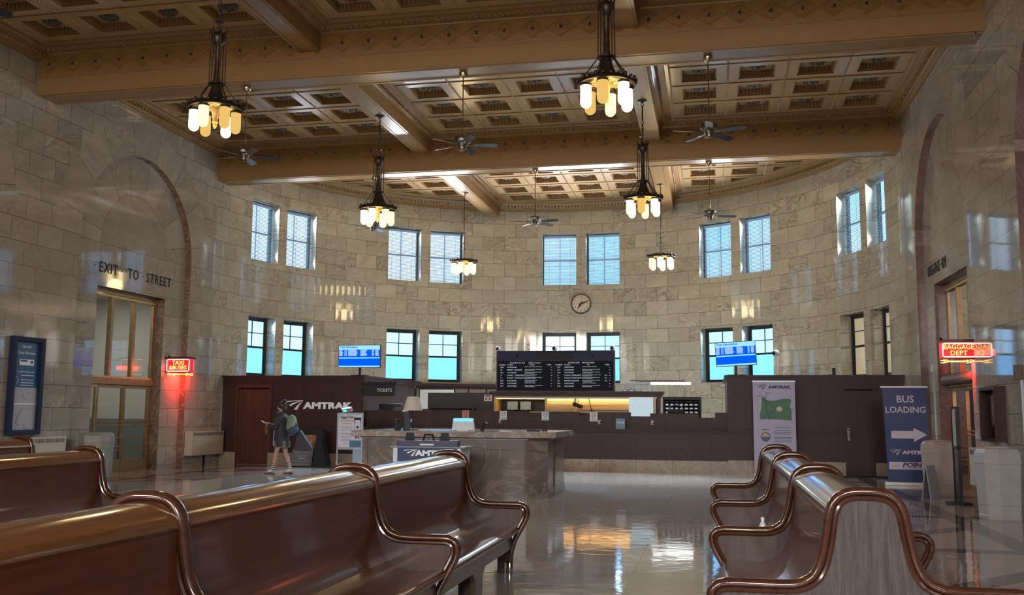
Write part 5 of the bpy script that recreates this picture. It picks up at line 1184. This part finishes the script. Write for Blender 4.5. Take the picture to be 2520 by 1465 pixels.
hand(math.radians(70), .29, 1, -.036, 'minute_hand'); hand(math.radians(214), .20, 1.25, -.032, 'hour_hand')
# ================================================================ chandeliers
G_HOT = glow('globe_lit', (1.0, .80, .40), 7.5); G_MID = glow('globe_warm', (1.0, .80, .36), 1.7); G_DIM = glow('globe_dim', (1.0, .62, .17), .72)
LAMP_W = 42
def chandelier(x, y, tall, states, label, power=1.0):
    """origin at the ceiling plate; local z down from it"""
    Z0 = ZLB; r = empty('chandelier', (x, y, Z0)); tag(r, label, 'chandelier', 'bronze chandeliers')
    z = lambda a: a - Z0
    MB().lathe([(.0, 0), (.115, 0), (.11, -.02), (.06, -.035), (.02, -.06), (0, -.065)], 20).build('ceiling_plate', M['bronze'], r, smooth=50)
    ch = MB()
    def ring(zz, rr_=.03): ch.tube([(rr_ * math.cos(2 * PI * k / 12), 0, zz + rr_ * math.sin(2 * PI * k / 12)) for k in range(12)], .008, 5, closed=True)
    ring(-.09)
    if tall:
        z1, zb = z(8.03), z(7.52); ch.cyl((0, 0, 0), .016, z1, -.11, 8); ring(z1 - .03); ch.cyl((0, 0, 0), .018, zb, z1 - .06, 8); ch.lathe([(.03, z(7.86)), (.035, z(7.84)), (.02, z(7.80))], 12); ch.lathe([(.02, z(7.70)), (.075, z(7.675)), (.02, z(7.66))], 16)
    else: z1 = z(7.02); ch.cyl((0, 0, 0), .013, z1, -.11, 8); ring(z1 - .03, .035); ch.cyl((0, 0, 0), .016, z(6.34), z1 - .06, 8); ch.lathe([(.02, z(6.69)), (.075, z(6.675)), (.02, z(6.66))], 16); ch.lathe([(.02, z(6.86)), (.03, z(6.84)), (.02, z(6.80))], 12)
    ch.build('hanging_rod', M['bronze'], r, smooth=40)
    if tall:
        b = MB(); b.lathe([(.012, z(7.54)), (.05, z(7.50)), (.105, z(7.46)), (.112, z(7.40)), (.09, z(7.33)), (.05, z(7.28)), (.034, z(7.26)), (.036, z(7.0)), (.045, z(6.8)), (.062, z(6.68)), (.10, z(6.66)), (.10, z(6.63)), (.07, z(6.62)), (.10, z(6.50)), (.165, z(6.345)), (.18, z(6.33))], 20)
        b.build('bronze_shaft', M['bronze'], r, smooth=50)
        cr_ = MB()
        for k in range(6):
            a = 2 * PI * k / 6 + .3; ca, sa = math.cos(a), math.sin(a)
            cr_.tube([(.07 * ca, .07 * sa, z(7.40)), (.11 * ca, .11 * sa, z(7.48)), (.14 * ca, .14 * sa, z(7.57))], [.02, .018, .004], 5)
        cr_.build('leaf_crown', M['bronze'], r)
        for k in range(6):
            a = 2 * PI * k / 6 + .3; ca, sa = math.cos(a), math.sin(a)
            MB().tube([(.115 * ca, .115 * sa, z(7.45)), (.125 * ca, .125 * sa, z(6.64)), (.36 * ca, .36 * sa, z(6.30))], .010, 6).build('rod', M['bronze'], r)
        b = MB(); b.tube([(.125 * math.cos(2 * PI * k / 24), .125 * math.sin(2 * PI * k / 24), z(6.645)) for k in range(24)], .014, 6, closed=True); b.build('rod_ring', M['bronze'], r, smooth=60)
    b = MB(); b.lathe([(.06, z(6.36)), (.20, z(6.345)), (.32, z(6.32)), (.405, z(6.27)), (.425, z(6.22)), (.40, z(6.21)), (.385, z(6.235)), (.20, z(6.27)), (.0, z(6.28))], 36)
    for k in range(24):
        a = 2 * PI * k / 24; b.ball((.425 * math.cos(a), .425 * math.sin(a), z(6.285)), .030, 6, (1, 1, 1.3 if k % 2 else .8))
    b.build('rim', M['bronze'], r, smooth=50)
    g = MB()
    for k in range(36):
        a = 2 * PI * k / 36; rr_ = .12 + .22 * ((k * 7) % 5) / 4; g.ball((rr_ * math.cos(a), rr_ * math.sin(a), z(6.255)), .026, 5, (1.2, .8, .6))
    g.lathe([(.40, z(6.262)), (.1, z(6.262))], 24, cap=False).lathe([(.09, z(6.27)), (.05, z(6.16)), (.035, z(6.05)), (.05, z(6.02)), (.03, z(5.99)), (.035, z(5.96)), (.012, z(5.93)), (0, z(5.91))], 14)
    g.build('gilt_underside', M['gilt'], r, smooth=50)
    for k, st_ in enumerate(states):
        a = 2 * PI * k / len(states) + .45; cx, cy_ = .315 * math.cos(a), .315 * math.sin(a)
        s_ = MB(); prof = [(.076, z(6.20))] + [(.080, z(6.17)), (.082, z(5.96))] + [(.082 * math.cos(t), z(5.94) - .085 * math.sin(t)) for t in [PI / 2 * i / 6 for i in range(7)]]
        s_.lathe(prof, 18, (cx, cy_, 0)); sh = s_.build('glass_globe', (G_HOT, G_MID, G_DIM)[st_], r, smooth=50)
        MB().lathe([(.05, z(6.24)), (.084, z(6.22)), (.086, z(6.185))], 18, (cx, cy_, 0), cap=False).build('fitter', M['bronze'], sh, smooth=40)
    p = bpy.data.lights.new('chandelier_light', 'POINT'); p.energy = LAMP_W * power; p.color = (1, .70, .38); p.shadow_soft_size = .25
    o = bpy.data.objects.new('chandelier_light', p); COL.objects.link(o); o.location = (x, y, 5.72)
chandelier(-7.63, 13.45, True, [2, 0, 2, 0, 1, 2], 'bronze chandelier with six globes at the upper left, nearest on that side')
chandelier(-1.43, 13.45, True, [0, 1, 2, 0, 2, 0], 'large bronze chandelier with six globes at the upper right, hanging in front of the beam')
chandelier(-7.66, 21.1, True, [1, 0, 1, 0, 0, 1], 'bronze chandelier left of the middle, hanging just below the second beam')
chandelier(-1.44, 21.1, True, [0, 1, 0, 0, 2, 0], 'bronze chandelier right of the middle, hanging just below the second beam')
chandelier(-7.68, 29.2, False, [0, 0, 1, 0, 0, 1], 'small rod-hung lamp cluster in front of the left middle windows', .8)
chandelier(-1.46, 29.2, False, [0, 0, 0, 1, 0, 0], 'small rod-hung lamp cluster right of the two centre windows', .8)
# ================================================================ ceiling fans
brs = plain('fan_brass', (.42, .33, .20), .22, 1); brs2 = plain('fan_pewter', (.16, .14, .12), .3, .9)
def make_fan():
    r = empty('ceiling_fan', (0, 0, 0)); MB().lathe([(.0, 0), (.085, 0), (.085, -.04), (.06, -.085), (.02, -.10), (0, -.10)], 20).build('canopy', brs, r, smooth=40)
    MB().cyl((0, 0, 0), .011, -1.26, -.09, 8).build('down_rod', brs, r)
    MB().lathe([(.02, -1.22), (.05, -1.25), (.155, -1.29), (.165, -1.34), (.15, -1.38), (.10, -1.40), (.09, -1.44), (.075, -1.47), (.07, -1.51), (.04, -1.53), (0, -1.535)], 24).build('motor', brs2, r, smooth=40)
    for k in range(5):
        a = 2 * PI * k / 5; b = MB(); b.at((0, 0, -1.425), (0, 0, a)) 
        m0 = b.m.copy(); b.m = m0 @ Euler((-.24, 0, 0)).to_matrix().to_4x4()
        pl = [(.20, -.045), (.24, -.06), (.60, -.075), (.665, -.06), (.685, 0), (.665, .06), (.60, .075), (.24, .06), (.20, .045)]
        b.prism(pl, -.004, .004, 'z'); bl_ = b.build('blade', M['blade'], r)
        c = MB(); c.at((0, 0, -1.42), (0, 0, a)).tube([(.09, 0, .0), (.15, .0, -.005), (.22, .03, 0)], .009, 5).tube([(.15, 0, -.005), (.22, -.03, -.005)], .009, 5); c.build('blade_iron', brs, bl_)
    return r
F0 = make_fan()
FL = [(-9.10, 17.24, 100, 'ceiling fan at the left under the nearest beam, beside the left chandelier'), (-4.59, 17.24, 85, 'ceiling fan hanging from the middle of the nearest beam'), (.02, 17.24, 270, 'ceiling fan at the right under the nearest beam, one blade toward the viewer'),
      (-4.57, 24.82, 272, 'small-looking fan above the two centre windows'), (.01, 24.82, 300, 'far ceiling fan above the right middle windows'), (-9.12, 24.82, 86, 'far ceiling fan half hidden under the left middle chandelier'), (-9.10, 9.72, 65, 'ceiling fan at the top left corner with only a blade in view')]
for i, (x, y, a, lb) in enumerate(FL):
    o = F0 if i == 0 else copy_tree(F0); o.location = (x, y, 7.986); o.rotation_euler = (0, 0, math.radians(a)); tag(o, lb, 'ceiling fan', 'ceiling fans under the beams')
# ================================================================ the walking person
def skin(name, verts, edges, radii, mat, parent, root=0, sub=2):
    me = bpy.data.meshes.new(name); me.from_pydata(verts, edges, []); o = bpy.data.objects.new(name, me); COL.objects.link(o)
    md = o.modifiers.new('s', 'SKIN'); md.use_smooth_shade = True; md.branch_smoothing = .4
    for i, q in enumerate(me.skin_vertices[0].data): q.radius = radii[i] if isinstance(radii[i], tuple) else (radii[i], radii[i]); q.use_root = (i == root)
    s_ = o.modifiers.new('u', 'SUBSURF'); s_.levels = s_.render_levels = sub
    me2 = bpy.data.meshes.new_from_object(o.evaluated_get(bpy.context.evaluated_depsgraph_get())); bpy.data.objects.remove(o)
    me2.materials.clear(); me2.materials.append(mat); me2.polygons.foreach_set('use_smooth', [True] * len(me2.polygons)); me2.name = name
    o = bpy.data.objects.new(name, me2); COL.objects.link(o); o.parent = parent; return o
pr_ = empty('person', (-10.07, 21.5, 0)); tag(pr_, 'person walking left in a dark jacket, bare legs and striped socks, holding a phone', 'person')
skn = plain('skin', (.42, .25, .18), .5)
V = []; Ed = []; Rr = []
def av(p, r_, par=None):
    V.append(p); Rr.append(r_); 
    if par is not None: Ed.append((par, len(V) - 1))
    return len(V) - 1
pel = av((.0, 0, .90), .12); wai = av((-.005, 0, 1.06), .105, pel); che = av((-.01, 0, 1.26), (.13, .11), wai); nb = av((-.01, 0, 1.40), .06, che); nk = av((-.03, 0, 1.46), .05, nb)
ja = av((-.05, 0, 1.52), (.062, .07), nk); hd = av((-.045, 0, 1.585), (.078, .085), ja); hd2 = av((-.03, 0, 1.64), (.07, .075), hd)
def arm(sy_, el, wr):
    sh = av((0, sy_ * .15, 1.36), .055, che); e = av(el, .042, sh); f = av(((el[0] + wr[0]) / 2, (el[1] + wr[1]) / 2, (el[2] + wr[2]) / 2), .036, e); w_ = av(wr, .026, f)
    pm_ = av((wr[0] - .045, wr[1] + .005 * sy_, wr[2] + .008), (.034, .016), w_)
    for k in range(4):
        a0 = av((wr[0] - .085, wr[1] + (k - 1.5) * .018, wr[2] + .012), .0095, pm_); a1 = av((wr[0] - .115 + .006 * abs(k - 1.5), wr[1] + (k - 1.5) * .017, wr[2] + .030), .0085, a0); av((wr[0] - .118 + .006 * abs(k - 1.5), wr[1] + (k - 1.5) * .016, wr[2] + .052), .0075, a1)
    t0 = av((wr[0] - .045, wr[1] - sy_ * .035, wr[2] + .022), .010, pm_); av((wr[0] - .075, wr[1] - sy_ * .035, wr[2] + .045), .008, t0)
arm(-1, (-.07, -.22, 1.10), (-.29, -.10, 1.18)); arm(1, (-.06, .22, 1.10), (-.29, .08, 1.17))
def leg(sy_, kn, an, toe):
    h_ = av((.0, sy_ * .085, .84), .088, pel); m_ = av(((kn[0]) / 2, sy_ * .09, (.84 + kn[2]) / 2), .075, h_); k = av(kn, .052, m_); c = av(((kn[0] * .6 + an[0] * .4) + .012, kn[1], kn[2] * .62 + an[2] * .38), .052, k); a = av(an, .032, c)
    av(((an[0] + toe[0]) / 2, an[1], .045), (.034, .030), a); av(toe, (.032, .022), len(V) - 1)
leg(-1, (-.10, -.09, .50), (-.18, -.09, .10), (-.34, -.09, .035)); leg(1, (.06, .09, .50), (.20, .09, .11), (.06, .09, .035))
skin('body', V, Ed, Rr, skn, pr_)
# jacket: torso shell with sleeves, one mesh
jk = plain('jacket', (.022, .024, .032), .75, var=.3)
b = MB(); n = 24; prof = [(.66, .150, .20, .01), (.70, .165, .205, .01), (.85, .16, .195, .0), (1.0, .145, .18, -.01), (1.15, .14, .185, -.01), (1.28, .14, .20, -.01), (1.36, .12, .175, -.01), (1.41, .085, .11, -.02), (1.45, .065, .075, -.03), (1.475, .07, .075, -.035)]
vs = [(cx + rx * math.cos(2 * PI * k / n), ry * math.sin(2 * PI * k / n), z) for z, rx, ry, cx in prof for k in range(n)]
b.add(vs, [[i * n + k, i * n + (k + 1) % n, (i + 1) * n + (k + 1) % n, (i + 1) * n + k] for i in range(len(prof) - 1) for k in range(n)])
for sy_, el, wr in ((-1, (-.07, -.23, 1.10), (-.27, -.12, 1.17)), (1, (-.06, .23, 1.10), (-.27, .10, 1.16))):
    P_ = smooth_path([(.0, sy_ * .12, 1.37), (-.01, sy_ * .20, 1.30), ((-.01 + el[0]) / 2 - .01, sy_ * .225, 1.2), el, ((el[0] + wr[0]) / 2, (el[1] + wr[1]) / 2, (el[2] + wr[2]) / 2), wr], 3)
    b.tube(P_, [.075 - .028 * i / (len(P_) - 1) for i in range(len(P_))], 12)
b.build('jacket', jk, pr_, smooth=60)
MB().tube([(-.17, -.10, .68), (-.165, -.10, .9), (-.155, -.08, 1.15)], .012, 5).build('jacket_trim', plain('trim_blue', (.25, .42, .55), .5), pr_)
b = MB(); b.box(-.14, .15, -.17, .17, .62, .80, .06); b.build('shorts', plain('shorts', (.14, .13, .11), .8), pr_, smooth=60)
hr = plain('hair', (.035, .012, .012), .55)
b = MB(); b.ball((-.015, 0, 1.625), .108, 18, (1.02, .92, 1.0)); b.ball((.045, 0, 1.55), .07, 12, (.8, 1, 1.3)); b.ball((.04, 0, 1.735), .048, 12, (1.2, 1, .8)); b.build('hair', hr, pr_, smooth=80)
b = MB(); b.ball((-.112, 0, 1.572), .030, 10, (.9, .8, 1.2)); b.ball((-.140, 0, 1.565), .012, 8, (1.1, .8, 1)); b.ball((-.105, 0, 1.605), .045, 12, (.6, 1.1, .7)); b.ball((-.10, 0, 1.535), .042, 12, (.75, 1, .8)); b.build('face', skn, pr_, smooth=80)
b = MB()
for s_ in (-1, 1): b.ball((-.128, s_ * .028, 1.592), .008, 6)
b.build('eye', M['black'], pr_)
b = MB(); b.tube([(-.06 + .075 * math.cos(t), .085 * math.sin(t), 1.455) for t in [PI * .35 + 2 * PI * .65 * k / 14 for k in range(15)]], .022, 8); b.ball((-.10, -.06, 1.44), .035, 10).ball((-.10, .06, 1.44), .035, 10); b.build('headphones', plain('headphone_blue', (.05, .10, .18), .4), pr_, smooth=60)
bp = MB(); bp.ball((.235, 0, 1.16), 1, 20, (.13, .15, .25)); bp.build('backpack', plain('pack_green', (.17, .24, .17), .7, var=.15), pr_, smooth=80)
bp = MB(); bp.ball((.27, 0, 1.05), 1, 16, (.14, .155, .13)); bp.ball((.35, -.02, 1.13), 1, 10, (.04, .05, .09)); bp.build('backpack_pocket', plain('pack_navy', (.03, .05, .10), .7), pr_, smooth=80)
b = MB()
for s_ in (-1, 1): b.tube([(.13, s_ * .10, 1.34), (.0, s_ * .12, 1.42), (-.12, s_ * .12, 1.32), (-.14, s_ * .13, 1.15), (.05, s_ * .18, 1.0)], .016, 6)
b.build('strap', plain('strap_blue', (.04, .09, .15), .6), pr_)
bag = empty('shoulder_bag', (-9.67, 21.62, .62)); tag(bag, 'dark triangular bag swinging behind the walking person', 'bag')
MB().prism([(-.06, .40), (.02, .42), (.34, -.02), (.26, -.08), (-.10, -.06)], -.05, .05, 'y').build('body', plain('bag_grey', (.035, .037, .05), .7), bag); MB().tube([(-.02, 0, .40), (-.05, -.02, .60)], .012, 6).build('strap', M['black'], bag)
sk = plain('sock_white', (.6, .6, .62), .8); kb = plain('sock_black', (.02, .02, .02), .8)
for (ax, ay, az, tx) in ((-.18, -.09, .10, -.34), (.20, .09, .11, .06)):
    dx = (-.10 - ax if ax < 0 else .06 - ax) * .35
    b = MB(); b.tube([(ax + dx, ay, az + .16), (ax, ay, az)], .042, 12); b.tube([(ax, ay, az), ((ax + tx) / 2, ay, .055)], .040, 12); s_ = b.build('sock', sk, pr_, smooth=60)
    b = MB()
    for k in range(4): t = .1 + .26 * k; b.tube([(ax + dx * t, ay, az + .16 * t), (ax + dx * (t + .12), ay, az + .16 * (t + .12))], .0435, 12)
    b.build('sock_stripe', kb, s_)
    b = MB(); b.prism([(tx - .03, 0), (ax + .05, 0), (ax + .05, .03), (ax + .02, .05), (tx + .05, .045), (tx - .03, .03)], ay - .045, ay + .045, 'y'); b.build('shoe', plain('shoe_brown', (.08, .04, .035), .5), pr_)
ph = empty('phone', (-10.51, 21.42, 1.225)); tag(ph, 'small pale phone held in front by the walking person', 'phone'); MB().at((0, 0, 0), (0, .5, 0)).box(-.07, .05, -.035, .035, -.005, .005, .003).build('case', plain('phone_pale', (.55, .65, .75), .2), ph)
